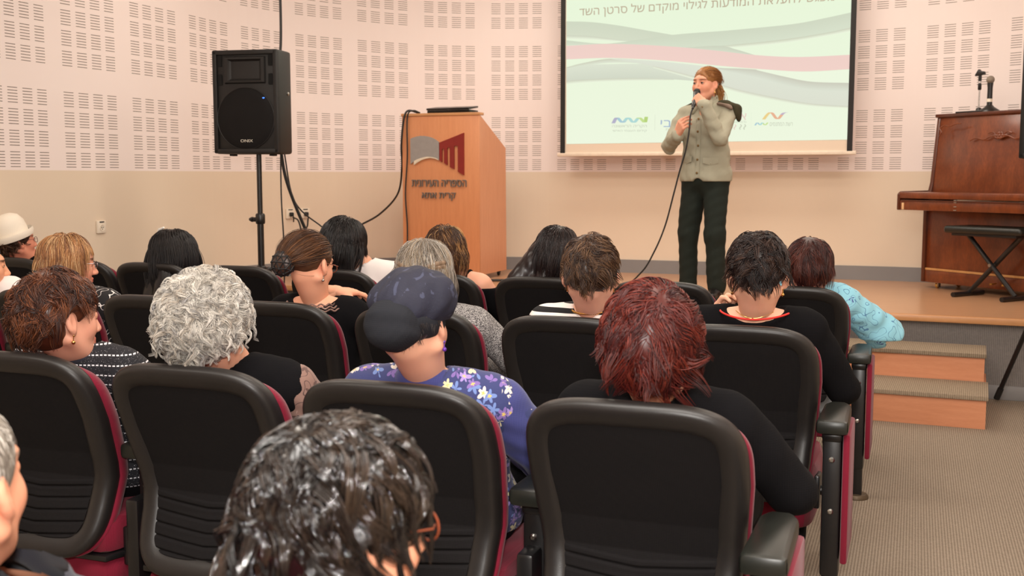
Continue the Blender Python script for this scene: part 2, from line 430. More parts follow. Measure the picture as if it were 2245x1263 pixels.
def panel_mesh(name, grow, d0, m, parent, ribs=True, bulge=0.0):
    P = outline(grow, 192); top, bot = P[:, 1].max(), P[:, 1].min()
    zs = np.concatenate([np.linspace(bot+.0005, .60, 110), np.linspace(.603, top-.0005, 50)])
    half = []
    Rr = P[P[:, 0] >= -1e-9]; Rr = Rr[np.argsort(Rr[:, 1])]
    half = np.interp(zs, Rr[:, 1], Rr[:, 0])
    ss = np.linspace(-1, 1, 41); V = []
    for z, h in zip(zs, half):
        x = ss*h
        y = prof(z)+cup(x)+d0-bulge*(1-ss**8)*min(1, (top-z)/.05)*min(1, (z-bot)/.04)
        if ribs:
            zz = z+.012*(np.abs(x)/.2)**2*0+.016*(1-np.abs(x)/.2)      # the creases sag a little towards the middle
            k = (zz-.385)/.031
            f = np.abs(k-np.round(k)); on = (np.round(k) >= 0) & (np.round(k) <= 4)
            edge = np.clip((.175-np.abs(x))/.02, 0, 1)
            y = y+np.where(on, .0075*np.exp(-(f*.031/.0030)**2), 0)*edge-np.where((zz > .365) & (zz < .525), .004*edge, 0)
        V.append(np.stack([x, y, np.full_like(x, z)], 1))
    nz, ns = len(zs), len(ss); V = np.concatenate(V)
    F = [(j*ns+i, j*ns+i+1, (j+1)*ns+i+1, (j+1)*ns+i) for j in range(nz-1) for i in range(ns-1)]
    return mesh_np(name, V, F, m, parent)
def seat_proto():
    root = empty('auditorium_seat', (0, 0, 0))
    shell = ring_mesh('back_shell', [(-.045, .050), (-.003, .046), (.0, .038), (.0, .020), (-.004, .009), (-.011, .002), (-.020, -.001), (-.032, -.0005), (-.044, .003), (-.053, .008), (-.058, .013)], M['plastic_black'], root)
    panel_mesh('back_panel', -.0555, .0105, M['panel_black'], root)
    cu = MB(); cu.bm.free()
    c = ring_mesh('back_cushion', [(-.03, .040), (.003, .041), (.006, .047), (.006, .058), (.0, .074), (-.012, .092), (-.03, .104), (-.08, .110)], M['burgundy'], root)
    f = panel_mesh('tmp', -.08, .110, None, root, ribs=False)
    bm = bmesh.new(); bm.from_mesh(c.data); bm.from_mesh(f.data); bm.to_mesh(c.data); bm.free(); bpy.data.objects.remove(f)
    c.data.polygons.foreach_set('use_smooth', np.ones(len(c.data.polygons), bool))
    # seat: burgundy cushion with a dark seam band, on a black pan
    P = [(-.215, .13), (-.235, .20), (-.240, .40), (-.225, .55), (-.16, .585), (.16, .585), (.225, .55), (.240, .40), (.235, .20), (.215, .13)]
    MB().prism(P, .313, .425, 'z', bev=.03).build('seat_cushion', M['burgundy'], root)
    MB().prism([(x*1.004, .355+(y-.355)*1.004) for x, y in P], .300, .316, 'z', bev=.003).build('seam_band', M['metal_black'], root)
    MB().prism([(x*.985, .355+(y-.355)*.985) for x, y in P], .212, .303, 'z', bev=.03).build('seat_pan', M['burgundy'], root)
    for s in (-1, 1):
        b = MB(); b.box((s*.238, .22, .33), (.02, .07, .11), bev=.006); b.tube([(s*.225, .22, .33), (s*.255, .22, .33)], .016, 12); b.build('hinge', M['metal_black'], root)
    return root
def armrest(root, x, end=False):
    a = MB(); a.prism([(-.045, .0), (-.047, .02), (-.042, .27), (-.025, .31), (.025, .31), (.042, .27), (.047, .02), (.045, .0)], .585, .628, 'z', bev=.012)
    o = a.build('armrest', M['pad_black'], root); o.location = (x, -.09 if end else .175, 0)
    p = MB(); p.box((0, .06, .36), (.055, .065, .45), bev=.008); p.box((0, .08, .12), (.048, .05, .23), bev=.006)
    if not end: p.box((0, .08, .36), (.042, .24, .24), bev=.01)
    p.box((0, .075, .57), (.062, .11, .035), bev=.012)
    p = p.build('post', M['metal_black'], root); p.location = (x, -.07 if end else .20, 0)
    for z in (.50, .34):
        b = MB(); b.lathe([(.009, 0), (.009, .004), (.005, .008)], (0, .0275, z), 12, (R(90), 0, 0))
        b.build('bolt', M['steel'], p)
    MB().lathe([(.052, 0), (.052, .008), (.045, .018), (.03, .022)], (x, .015 if end else .275, 0), 24).build('foot_disc', pm('worn_bronze_foot', rgb(92, 78, 62), .5, .6) if 'foot' not in M else M['foot'], root)
    if end:
        q = MB(); q.box((0, .14, .385), (.022, .27, .40), bev=.009)
        q = q.build('side_panel', M['burgundy'], root); q.location = (x+.042, -.07, 0)
M['foot'] = pm('worn_bronze_foot', rgb(92, 78, 62), .5, .6)
seat = seat_proto(); armrest(seat, -.274)
seat_end = copy_tree(seat); armrest(seat_end, .297, True)
ROWS = {'D': (4.715, [-.492, -1.057, -1.622, -2.187, -2.752, -3.317, -3.882, -4.40, -4.895]), 'C': (3.40, [-.507-.577*i for i in range(7)]),
        'B': (2.150, [-.547-.570*i for i in range(4)]), 'A': (.80, [-.745, -1.245])}
def seat_pos(row, k):
    v, us = ROWS[row]; return us[k], v-.032*(us[k]+.5)
SEATS = {
 'D': ['front-row aisle seat with the woman in the light blue blouse', 'empty front-row seat in front of the standing speaker, beside the red hair', 'front-row seat with long dark hair hanging over its top', 'front-row seat behind the bare-shouldered woman', 'front-row seat behind the woman in the white shirt', 'empty front-row seat right of the black hair with the white clip', 'front-row seat behind the black hair with the white clip', 'front-row seat just right of the white hat, mostly hidden by fair hair', 'front-row seat by the left wall, behind the white hat'],
 'C': ['second-row seat at the aisle, behind the woman with the red neckline', 'second-row seat behind the striped top', 'second-row seat behind the grey tweed jacket', 'second-row seat behind the woman with the hair bun', 'empty second-row seat between the curly grey head and the fair hair', 'second-row seat behind the fair-haired woman in glasses', 'second-row seat at the left picture edge, behind the white blouse'],
 'B': ['third-row seat at the aisle, behind the red-haired woman', 'third-row seat behind the woman in the navy cap', 'third-row seat behind the curly grey-haired woman', 'third-row seat at the left, behind the woman in the dark dotted knit'],
 'A': ['nearest-row seat under the woman with wet-looking black hair', 'nearest-row seat under the grey head at the lower left corner']}
first = {False: True, True: True}
for row in 'DCBA':
    for k in range(len(ROWS[row][1])):
        if SEATS[row][k] is None: continue
        src = seat_end if k == 0 else seat
        e = k == 0 and row != 'A'
        o = src if first[e] else copy_tree(src); first[e] = False
        u, v = seat_pos(row, k); o.location = (u, v, 0)
        if row == 'D' and k == 8:       # the seat against the side wall has no armrest on that side
            for ch in list(o.children):
                if ch.name.startswith(('armrest', 'post', 'foot_disc')):
                    for g in list(ch.children): bpy.data.objects.remove(g)
                    bpy.data.objects.remove(ch)
        tag(o, SEATS[row][k], 'auditorium seat', 'auditorium seats in rows')

# ---------------------------------------------------------------- text
def text_mesh(name, s, w, h, m, depth=0.0, rtl=True, parent=None, bold=0.0):
    """letters standing in the x-z plane, facing -y, fitted to w by h, centred on the origin"""
    cu = bpy.data.curves.new(name, 'FONT'); cu.body = s[::-1] if rtl else s; cu.resolution_u = 4; cu.fill_mode = 'NONE'; cu.extrude = 0; cu.offset = bold
    t = bpy.data.objects.new('tmp', cu); COL.objects.link(t)
    dg = bpy.context.evaluated_depsgraph_get(); dg.update()
    me = bpy.data.meshes.new_from_object(t.evaluated_get(dg)); bpy.data.objects.remove(t)
    # the strokes of a letter may overlap: fill every outer contour by itself, with the holes that lie inside it
    nxt = {}
    for e in me.edges: a, b_ = e.vertices; nxt.setdefault(a, []).append(b_); nxt.setdefault(b_, []).append(a)
    seen = set(); loops = []
    for v0 in sorted(nxt):
        if v0 in seen: continue
        lp_ = [v0]; seen.add(v0); cur = v0
        while True:
            c = [x for x in nxt[cur] if x not in seen]
            if not c: break
            cur = min(c) if cur == v0 else c[0]; seen.add(cur); lp_.append(cur)
        loops.append([Vector((me.vertices[k].co.x, me.vertices[k].co.y, 0)) for k in lp_])
    def sarea(L): return .5*sum(L[k-1].x*L[k].y-L[k].x*L[k-1].y for k in range(len(L)))
    def inside(p, L):
        r = False
        for k in range(len(L)):
            a, b_ = L[k-1], L[k]
            if (a.y > p.y) != (b_.y > p.y) and p.x < (b_.x-a.x)*(p.y-a.y)/(b_.y-a.y)+a.x: r = not r
        return r
    loops = [L for L in loops if len(L) > 2]
    sg = 1 if sum(sarea(L) for L in loops) > 0 else -1
    outer = [L for L in loops if sarea(L)*sg > 0]; holes = [L for L in loops if sarea(L)*sg <= 0]
    from mathutils.geometry import tessellate_polygon
    bm = bmesh.new()
    for L in outer:
        P = [L]+[H for H in holes if inside(H[0], L)]; flatp = [q for l_ in P for q in l_]; vs = [bm.verts.new(q) for q in flatp]
        for tr in tessellate_polygon(P):
            try: bm.faces.new([vs[k] for k in tr])
            except ValueError: pass
    xs = [v.co.x for v in bm.verts]; ys = [v.co.y for v in bm.verts]
    x0, x1, y0, y1 = min(xs), max(xs), min(ys), max(ys)
    for v in bm.verts:
        v.co = Vector(((v.co.x-(x0+x1)/2)/(x1-x0)*w, 0, (v.co.y-(y0+y1)/2)/(y1-y0)*h))
    if depth:
        r = bmesh.ops.extrude_face_region(bm, geom=bm.faces[:])
        for v in r['geom']:
            if isinstance(v, bmesh.types.BMVert): v.co.y -= depth
        bmesh.ops.recalc_face_normals(bm, faces=bm.faces[:])
    bm.to_mesh(me); bm.free(); me.name = name; me.materials.clear(); me.materials.append(m)
    o = bpy.data.objects.new(name, me); COL.objects.link(o)
    if parent is not None: o.parent = parent
    return o
def flat(name, pts, m, parent, th=.003, col=None):
    """a thin cut-out standing in the x-z plane, its face towards -y"""
    return MB().prism(pts, -th, 0, 'y').build(name, m, parent, smooth=0)

# ---------------------------------------------------------------- loudspeakers on tripod stands
M['led'] = glow('blue_led', (.05, .2, 1), 3)
M['logo_white'] = pm('white_print', rgb(225, 220, 205), .5)
M['grille'] = fabric('black_steel_grille', rgb(20, 18, 18), .6, 900, .5, .5)
M['spk'] = pm('speaker_moulded_plastic', rgb(25, 23, 22), .5, bmp=.15, scale=60)
def loudspeaker(loc, rz, label):
    root = empty('loudspeaker', loc, rz); tag(root, label, 'loudspeaker')
    W, Hh, D = .455, .665, .34; y0 = -.17
    b = MB()
    b.prism([(-W/2, y0), (W/2, y0), (W/2, .03), (W/2-.06, .10), (-W/2+.06, .10), (-W/2, .03)], 0, Hh, 'z', bev=.018)
    for z0, z1 in ((0.02, .24), (.36, Hh-.03)):
        b.prism([(-W/2+.02, .02), (W/2-.02, .02), (W/2-.05, .17), (-W/2+.05, .17)], z0, z1, 'z', bev=.014)
    b.prism([(-W/2+.05, .02), (W/2-.05, .02), (W/2-.08, .15), (-W/2+.08, .15)], .2, .4, 'z')
    b.build('cabinet', M['spk'], root)
    # front frame
    b = MB()
    for p, d in (((0, y0-.006, Hh-.018), (W-.01, .016, .03)), ((0, y0-.006, .018), (W-.01, .016, .03)), ((-W/2+.018, y0-.006, Hh/2), (.03, .016, Hh-.01)), ((W/2-.018, y0-.006, Hh/2), (.03, .016, Hh-.01))): b.box(p, d, bev=.006)
    b.build('front_frame', M['spk'], root)
    # horn
    V = []; F = []
    prof_ = [(.142, .086, -.002), (.136, .080, -.016), (.116, .068, -.018), (.108, .062, -.008), (.092, .052, .004), (.046, .030, .055), (.016, .02, .09)]
    for a, c, d in prof_:
        V += [(-a, y0+d, .535-c*1.0), (a, y0+d, .535-c), (a, y0+d, .535+c), (-a, y0+d, .535+c)]
    for j in range(len(prof_)-1):
        for i in range(4): F.append((j*4+i, j*4+(i+1) % 4, (j+1)*4+(i+1) % 4, (j+1)*4+i))
    F.append(tuple(len(V)-4+i for i in range(4)))
    V = np.array(V); V[:, 1] -= .0
    # the horn mouth stands in front of the cabinet so that its throat is visible
    V[:, 1] = np.where(V[:, 1] > y0-.001, y0-.001-.0*V[:, 1], V[:, 1]) if False else V[:, 1]-.112*(V[:, 1] > 99)
    h = mesh_np('horn', V, F, M['spk'], root, smooth=False)
    cut = MB().box((0, y0+.03, .535), (.222, .14, .122)).build('tmp', M['darkhole'])
    cab = [c for c in root.children if c.name.startswith('cabinet')][0]
    bo = cab.modifiers.new('horn_cut', 'BOOLEAN'); bo.object = cut; bo.operation = 'DIFFERENCE'; bo.solver = 'EXACT'
    dg = bpy.context.evaluated_depsgraph_get(); me = bpy.data.meshes.new_from_object(cab.evaluated_get(dg)); cab.modifiers.clear(); cab.data = me
    bpy.data.objects.remove(cut)
    for sx in (-1, 1):
        for z in (.595, .475):
            MB().prism([(sx*.176-.017, z-.030), (sx*.176-.012, z-.036), (sx*.176+.014, z-.036), (sx*.176+.016, z+.03), (sx*.176+.010, z+.037), (sx*.176-.015, z+.034)], y0-.004, y0-.001, 'y').build('port', M['darkhole'], root, smooth=0)
    n = 64
    b = MB(); b.lathe([(.196, .0), (.196, .010), (.188, .014), (.150, .019), (.06, .023), (.001, .024)], (0, y0+.001, .225), n, (R(90), 0, 0))
    b.build('woofer_grille', M['grille'], root)
    b = MB(); b.tube([(.197*math.cos(2*PI*i/n), y0-.009, .225+.197*math.sin(2*PI*i/n)) for i in range(n)], .003, 6, closed=True); b.build('grille_ring', M['spk'], root)
    t = text_mesh('maker_lettering', 'ONIX', .085, .018, M['logo_white'], .001, False, root, .01); t.location = (.01, y0-.0225, .083)
    MB().ball((.13, y0-.018, .355), (.008, .003, .004), 10).build('led', M['led'], root)
    for sx in (-1, 1): MB().box((sx*.14, -.08, -.006), (.03, .06, .014), bev=.003).build('rubber_foot', M['rubber'], root)
    MB().lathe([(.011, 0), (.011, .006), (.006, .01)], (W/2-.0, -.03, .39), 12, (0, R(90), 0)).build('screw', M['steel'], root)
    return root
def tripod(loc, top, hub, feet_r, angs, label):
    root = empty('speaker_stand', loc); tag(root, label, 'speaker stand')
    MB().tube([(0, 0, .12), (0, 0, top)], .0175, 16).build('pole', M['metal_black'], root)
    MB().tube([(0, 0, .10), (0, 0, 1.05)], .022, 16).build('lower_tube', M['metal_black'], root)
    c = MB().lathe([(.028, 0), (.032, .01), (.032, .06), (.026, .07)], (0, 0, 1.03), 16); c.box((-.03, -.01, .0+1.06), (.035, .03, .03), bev=.006)
    c = c.build('clamp_collar', M['metal_black'], root)
    MB().lathe([(.016, 0), (.018, .012), (.010, .03)], (-.045, -.012, 1.06), 12, (0, R(-90), 0)).build('clamp_knob', M['metal_black'], c)
    c = MB().lathe([(.03, 0), (.036, .01), (.036, .07), (.026, .08)], (0, 0, hub-.03), 16).build('leg_collar', M['metal_black'], root)
    k = MB(); k.tube([(.03, -.01, hub+.02), (.065, -.02, hub+.025)], .006, 8); k.lathe([(.014, 0), (.022, .006), (.022, .02), (.012, .026)], (.06, -.018, hub+.024), 12, (0, R(90), R(-15))); k.build('leg_knob', M['metal_black'], c)
    for a in angs:
        d = Vector((math.cos(R(a)), math.sin(R(a)), 0))
        p0 = d*.035+Vector((0, 0, hub)); p1 = d*feet_r+Vector((0, 0, .022))
        l = MB().tube([p0, p1], .0135, 10).build('leg', M['metal_black'], root)
        MB().tube([p1+(p0-p1).normalized()*.07, p1-(p0-p1).normalized()*.004], .0175, 10).build('rubber_foot', M['rubber'], l)
        MB().tube([Vector((0, 0, .16))+d*.02, p0.lerp(p1, .55)], .008, 8).build('brace', M['metal_black'], root)
    return root
SP = (-4.10, 6.30)
tripod((SP[0]-.012, SP[1], 0), 1.50, .70, .60, (-75, 30, 170), 'black tripod speaker stand in front of the stage by the left wall')
loudspeaker((SP[0], SP[1]-.02, 1.492), R(8), 'black loudspeaker with white lettering high on a tripod stand at the left')
RP = (.805, 6.69)
tripod((RP[0]+.0, RP[1], 0), 1.44, 1.0, .50, (128, 5, -115), 'black tripod speaker stand at the right picture edge beside the steps')
loudspeaker((RP[0]+.0, RP[1], 1.442), R(-30), 'black loudspeaker cut off by the right picture edge')

# ---------------------------------------------------------------- lectern
LX, LY, LR = -3.985, 8.215, R(-.5)
lec = empty('lectern', (LX, LY, ZS), LR); tag(lec, 'tall orange beech lectern with a library emblem and Hebrew letters on its front', 'lectern')
LW, LD, LB, LH1, LH0 = .685, .61, .045, 1.335, 1.085
M['beech_side'] = wood('beech_side_panel', rgb(206, 140, 102), rgb(218, 152, 114), .34, (9, 9, .6), 5)
MB().box((LW/2, .011, (LB+LH1)/2), (LW, .022, LH1-LB), bev=.0015).build('front_panel', M['beech'], lec)
side = [(.0225, LB), (LD, LB), (LD-.02, LH0), (.0225, LH1)]
for x0 in (0, LW-.02):
    MB().prism(side, x0, x0+.02, 'x', bev=.001).build('side_panel', M['beech_side'], lec, smooth=0)
MB().box((LW/2, LD/2, LB+.1), (LW-.04, LD-.06, .02)).build('bottom_shelf', M['beech'], lec)
MB().box((LW/2, LD/2-.05, .75), (LW-.04, LD-.15, .02)).build('inner_shelf', M['beech'], lec)
b = MB(); b.box((LW/2, .04, LH1+.011), (LW+.01, .10, .022), bev=.003)
b.build('top_ledge', M['lip_wood'], lec)
L2 = math.atan2(LH0-LH1, LD-.12)
b = MB(); b.box((0, 0, 0), (LW-.04, .5, .018), bev=.002); o = b.build('reading_board', M['beech'], lec); o.location = (LW/2, .335, (LH0+LH1)/2-.02); o.rotation_euler = (L2, 0, 0)
for x in (.07, LW-.05):
    for y in (.06, LD-.06):
        b = MB(); b.box((x, y, .036), (.03, .035, .014), bev=.002); b.lathe([(.018, -.009), (.02, -.006), (.02, .006), (.018, .009)], (x, y, .0205), 16, (0, R(90), 0))
        b.build('caster', M['rubber'], lec)
def lp(cx, cy):
    """emblem drawing units to lectern front (x, z)"""
    return ((cx/5.054-14)/171*LW, LH1+.005-(cy/5.054-24)/263)
M['emblem_grey'] = pm('emblem_grey', rgb(152, 146, 142), .5); M['emblem_red'] = pm('emblem_red', rgb(136, 34, 26), .45)
M['emblem_cream'] = pm('emblem_cream', rgb(222, 208, 186), .5); M['letter_grey'] = pm('letter_grey', rgb(112, 104, 98), .5)
em = empty('emblem', (0, 0, 0)); em.parent = lec
flat('book', [lp(*p) for p in [(172, 372), (205, 357), (245, 347), (290, 341), (335, 343), (380, 351), (420, 364), (460, 385), (496, 414), (496, 600), (460, 580), (420, 570), (370, 566), (330, 572), (290, 583), (250, 596), (215, 612), (172, 644)][::-1]], M['emblem_grey'], em, .014)
flat('page_edge', [lp(*p) for p in [(213, 612), (250, 594), (290, 581), (330, 571), (370, 566), (420, 570), (460, 580), (492, 598), (492, 604), (450, 588), (400, 580), (350, 586), (300, 602), (255, 626), (213, 655)][::-1]], M['emblem_cream'], em, .02)
flat('portico', [lp(*p) for p in [(500, 416), (772, 315), (772, 765), (706, 728), (706, 450), (665, 455), (665, 700), (617, 678), (617, 468), (588, 473), (588, 658), (552, 634), (552, 482), (530, 486), (530, 625), (500, 607)][::-1]], M['emblem_red'], em, .016)
for s, x0, x1, y0_, y1_ in (('הספריה העירונית', 183, 797, 815, 890), ('קרית אתא', 298, 676, 953, 1040)):
    a = lp(x0, y1_); c = lp(x1, y0_)
    t = text_mesh('lettering', s, c[0]-a[0], c[1]-a[1], M['letter_grey'], .016, True, lec, .014); t.location = ((a[0]+c[0])/2, -.0005, (a[1]+c[1])/2)
lap = empty('laptop', (LX+.375, LY+.20, ZS+LH1+.0), R(-3)); tag(lap, 'dark laptop lying on top of the lectern', 'laptop')
lap.location = (LX+.40, LY+.055, ZS+LH1+.022)
MB().box((0, .06, .014), (.385, .17, .022), bev=.006).build('base', M['laptop'], lap)
o = MB().box((0, .075, .0), (.385, .19, .016), bev=.006).build('lid', M['laptop'], lap); o.location = (0, -.022, .034); o.rotation_euler = (R(7), 0, 0)

# ---------------------------------------------------------------- upright piano
PA = R(-42)
pno = empty('upright_piano', (.055, 8.93, ZS), PA); tag(pno, 'brown mahogany upright piano at an angle against the curved wall on the stage', 'piano')
PL, PT = 1.46, 1.29
MB().box((PL/2, .035, .09), (PL, .055, .09), bev=.004).build('bottom_rail', M['piano'], pno)
for x in (0, PL-.03): MB().prism([(0, .045), (.335, .045), (.335, PT), (.115, PT), (.06, .80), (.0, .60)], x, x+.03, 'x', bev=.004).build('side_panel', M['piano_dark'], pno)
MB().box((PL/2, .03, .37), (PL-.06, .022, .47), bev=.003).build('lower_panel', M['piano'], pno)
MB().box((PL/2, .014, .145), (PL-.06, .012, .017), bev=.002).build('worn_strip', M['brass'] if False else wood('worn_bare_wood', rgb(196, 138, 80), rgb(224, 170, 110), .5, (1, 1, 1), 9), pno)
up = MB().box((0, 0, 0), (PL-.06, .02, .57), bev=.003).build('upper_panel', M['piano'], pno); up.location = (PL/2, .098, 1.008); up.rotation_euler = (R(-6), 0, 0)
MB().box((PL/2, .235, PT+.012), (PL+.02, .27, .026), bev=.005).build('top_lid', M['piano_dark'], pno)
MB().box((PL/2, .20, .35), (PL-.08, .2, .56)).build('inner_case', M['piano_dark'], pno)
sh = MB().box((PL/2, -.10, .632), (PL+.06-.02, .28, .072), bev=.006).build('key_bed', M['piano'], pno)
MB().box((PL/2-.0, -.10, .705), (PL+.04, .285, .05), bev=.01).build('fallboard', M['piano'], pno)
MB().box((PL/2, -.245, .668), (PL-.02, .008, .008), bev=.002).build('fallboard_joint', M['piano_dark'], pno)
for x in (-.022, PL+.022):
    MB().prism([(-.245, .595), (.06, .595), (.08, .74), (-.22, .735), (-.245, .715)], x-.014, x+.014, 'x', bev=.006).build('cheek', M['piano_dark'], pno)
MB().box((.022, -.2425, .625), (.02, .006, .05), bev=.001).build('chipped_corner', wood('bare_pale_wood', rgb(222, 176, 128), rgb(236, 196, 150), .6, (1, 1, 1), 9), pno)
h = MB()
for z in (.605, .63, .66, .675): h.box((PL*.34, -.242, z), (.025, .004, .006), bev=.001)
h.build('hinge_marks', M['steel'], pno)
c = MB()       # carved spray on the upper panel
for s in (-1, 1):
    c.tube(spline([(s*.02, 0, 0), (s*.07, 0, .015), (s*.13, 0, -.01), (s*.2, 0, .005), (s*.25, 0, -.015)], 6), .006, 6)
    c.tube(spline([(s*.02, 0, .01), (s*.06, 0, .05), (s*.10, 0, .04)], 6), .005, 6)
    c.ball((s*.045, 0, .02), (.022, .008, .012), 10)
for k in range(6): c.ball((.022*math.cos(k*PI/3), 0, .02+.022*math.sin(k*PI/3)), (.014, .008, .014), 8)
c.ball((0, -.004, .02), (.012, .01, .012), 8)
c = c.build('carving', M['piano'], pno); c.scale = (1, .55, .85); c.location = (PL*.40, .080, 1.12); c.rotation_euler = (R(-6), 0, 0)
c = MB(); c.tube(spline([(0, 0, 0), (.04, 0, .02), (.09, 0, .012), (.15, 0, .03), (.19, 0, .028)], 6), .004, 6); c.tube(spline([(.0, 0, 0), (.02, 0, -.03), (.005, 0, -.06)], 6), .004, 6)
c = c.build('carving', M['piano'], pno); c.location = (.07, .062, 1.205); c.rotation_euler = (R(-6), 0, 0)
for x in (.12, PL-.12):
    for y in (.05, .28):
        k = MB(); k.box((x, y, .047), (.03, .04, .012)); k.box((x-.014, y, .03), (.004, .03, .036)); k.box((x+.014, y, .03), (.004, .03, .036)); k = k.build('caster_fork', M['chrome'], pno)
        MB().lathe([(.02, -.009), (.022, -.006), (.022, .006), (.02, .009)], (x, y, .022), 16, (0, R(90), 0)).build('caster_wheel', M['brass'], k)
for i in range(2):
    p = MB().prism([(0, 0), (.06, -.008), (.075, 0), (.06, .008)], -.006, .006, 'z').build('pedal', M['brass'], pno); p.location = (PL/2-.05+.1*i, .0, .085); p.rotation_euler = (0, 0, R(-90))
def P2(x, y, z):
    c, s = math.cos(PA), math.sin(PA); return (.055+c*x-s*y, 8.93+s*x+c*y, ZS+z)
ZP = PT+.025
ms = empty('microphone_stand', P2(.28, .2, ZP), PA); tag(ms, 'small chrome table microphone stand with an empty black clip on the piano', 'microphone stand')
MB().box((0, 0, .006), (.24, .17, .012), bev=.005).build('base_plate', M['metal_black'], ms)
MB().lathe([(.022, 0), (.018, .02), (.012, .025)], (.02, 0, .012), 16).build('socket', M['metal_black'], ms)
MB().tube([(.02, 0, .02), (.02, 0, .19)], .0065, 12).build('rod', M['chrome'], ms)
MB().lathe([(.009, 0), (.013, .006), (.013, .045), (.009, .05)], (.02, 0, .165), 12).build('grip', M['metal_black'], ms)
MB().lathe([(.011, 0), (.011, .02)], (.02, 0, .214), 12).build('ring', M['chrome'], ms)
k = MB(); k.tube([(.02, 0, .23), (.021, 0, .285)], .012, 10); k.prism([(-.018, .275), (.012, .318), (.022, .305), (.055, .298), (.062, .278), (.03, .272), (-.015, .268)], -.014, .014, 'y', bev=.003); k.build('clip', M['metal_black'], ms)
mk = empty('standing_microphone', P2(.40, .19, ZP), PA); tag(mk, 'black microphone with a grey ball head standing upright on the piano', 'microphone')
MB().lathe([(.075, 0), (.07, .012), (.035, .035), (.022, .05)], (0, 0, 0), 20).build('base', M['metal_black'], mk)
MB().lathe([(.019, .03), (.019, .075), (.018, .17), (.0215, .208)], (0, 0, 0), 16).build('body', M['metal_black'], mk)
MB().lathe([(.0205, .072), (.0205, .095)], (0, 0, 0), 16).build('tape_band', M['white_plastic'], mk)
MB().ball((0, 0, .232), (.029, .029, .03), 20).build('grille', pm('grey_wire_mesh', rgb(150, 138, 124), .45, .5, .4, 400, .6), mk)

# ---------------------------------------------------------------- piano bench
bn = empty('piano_bench', (.52, 8.28, ZS), R(-38)); tag(bn, 'black padded folding bench with crossed legs in front of the piano', 'bench')
MB().box((0, 0, .475), (.60, .32, .05), bev=.02, seg=3).build('seat_pad', M['pad_black'], bn)
MB().box((0, 0, .442), (.50, .26, .02), bev=.003).build('seat_plate', M['metal_black'], bn)
for s in (-1, 1):
    l = MB().tube([(-s*.19, -s*.02, .435), (s*.19, -s*.02, .03)], .017, 10).build('leg', M['metal_black'], bn)
    MB().tube([(s*.19, -.17, .018), (s*.19, .17, .018)], .017, 12).build('foot_bar', M['metal_black'], l)
MB().tube([(0, -.045, .232), (0, .045, .232)], .012, 10).build('pivot', M['steel'], bn)

# ---------------------------------------------------------------- projection screen with the slide on it
VS = 9.12
scn = empty('projection_screen', (-1.687, VS, 0)); tag(scn, 'large pull-down projection screen showing a pale slide with pink and grey ribbons', 'screen')
SX0, SX1, SZ0, SZ1 = -2.905+1.687, -.487+1.687, 1.545, 3.30
M['screen_white'] = pm('matt_white_screen', rgb(226, 208, 188), .8, var=.01); M['screen_black'] = pm('black_screen_border', rgb(24, 21, 19), .7)
MB().box(((SX0+SX1)/2, .004, (SZ0+SZ1)/2), (SX1-SX0, .006, SZ1-SZ0)).build('sheet', M['screen_white'], scn)
for x in (SX0+.02, SX1-.02): MB().box((x, -.010, (SZ0+SZ1)/2), (.042, .003, SZ1-SZ0)).build('border', M['screen_black'], scn)
MB().box(((SX0+SX1)/2, .0, SZ0-.012), (SX1-SX0+.06, .025, .032), bev=.006).build('bottom_bar', pm('white_bar', rgb(232, 216, 196), .5), scn)
MB().box(((SX0+SX1)/2, .03, SZ1+.05), (SX1-SX0+.16, .11, .11), bev=.02).build('roller_case', M['white_plastic'], scn)
def sl(x, y, d=0):
    """slide drawing units (0..2245 by 0..1255 over the seen part) to the sheet"""
    px = 1220+x/3.3015; py = y/3.3015
    X, Y = px-1122.5, 631.5-py
    cy_, sy_ = math.cos(R(20.2)), math.sin(R(20.2)); cp, sp = math.cos(R(5.85)), math.sin(R(5.85))
    fx = cy_*X-sy_*(2400*cp+Y*sp); fy = sy_*X+cy_*(2400*cp+Y*sp); fz = -2400*sp+Y*cp
    t = VS/fy; return (fx*t+1.687, 1.35+fz*t)
slide = []
def strip(name, top, bot, ctop, cbot, d, n=80):
    """band between two edge curves; colour runs from ctop to cbot"""
    xs = np.linspace(max(top[0][0], bot[0][0]), min(top[-1][0], bot[-1][0]), n)
    def ev(c):
        p = np.array([tuple(v)[:2] for v in spline([(a, b_, 0) for a, b_ in c], 16)]); o = np.argsort(p[:, 0]); return np.interp(xs, p[o, 0], p[o, 1])
    a, b_ = ev(top), ev(bot); V = []; C = []; K = 5
    for k in range(K):
        t = k/(K-1)
        for x, p, q in zip(xs, a, b_):
            X, Z = sl(x, p+(q-p)*t); V.append((X, -.001-d*.0008, Z)); C.append(tuple(ctop[i]+(cbot[i]-ctop[i])*t for i in range(3)))
    F = [(k*n+i, (k+1)*n+i, (k+1)*n+i+1, k*n+i+1) for k in range(K-1) for i in range(n-1)]
    return mesh_np(name, V, F, M['slide'], scn, smooth=False, col=np.array(C))
M['slide'] = attrmat('projected_slide', .8, emit=1.0, spec=.1)
cbg, cb2 = rgb(226, 246, 212), rgb(240, 250, 226)
g1, g2, pk = rgb(208, 217, 195), rgb(216, 226, 204), rgb(243, 211, 202)
shd = rgb(196, 200, 180)
L0, R0 = 72, 2140
strip('slide_image', [(L0, -1200), (R0, -1200)], [(L0, 1043), (R0, 1011)], cbg, cb2, 0)
strip('grey_ribbon', [(L0, 155), (250, 160), (450, 185), (650, 220), (850, 255), (1000, 285)], [(L0, 255), (250, 262), (450, 288), (650, 315), (850, 340), (1000, 350)], g1, rgb(214, 222, 200), 1)
strip('ribbon_shade', [(L0, 255), (250, 262), (450, 288), (520, 296)], [(L0, 285), (250, 290), (450, 300), (520, 300)], rgb(205, 210, 190), cb2, 1)
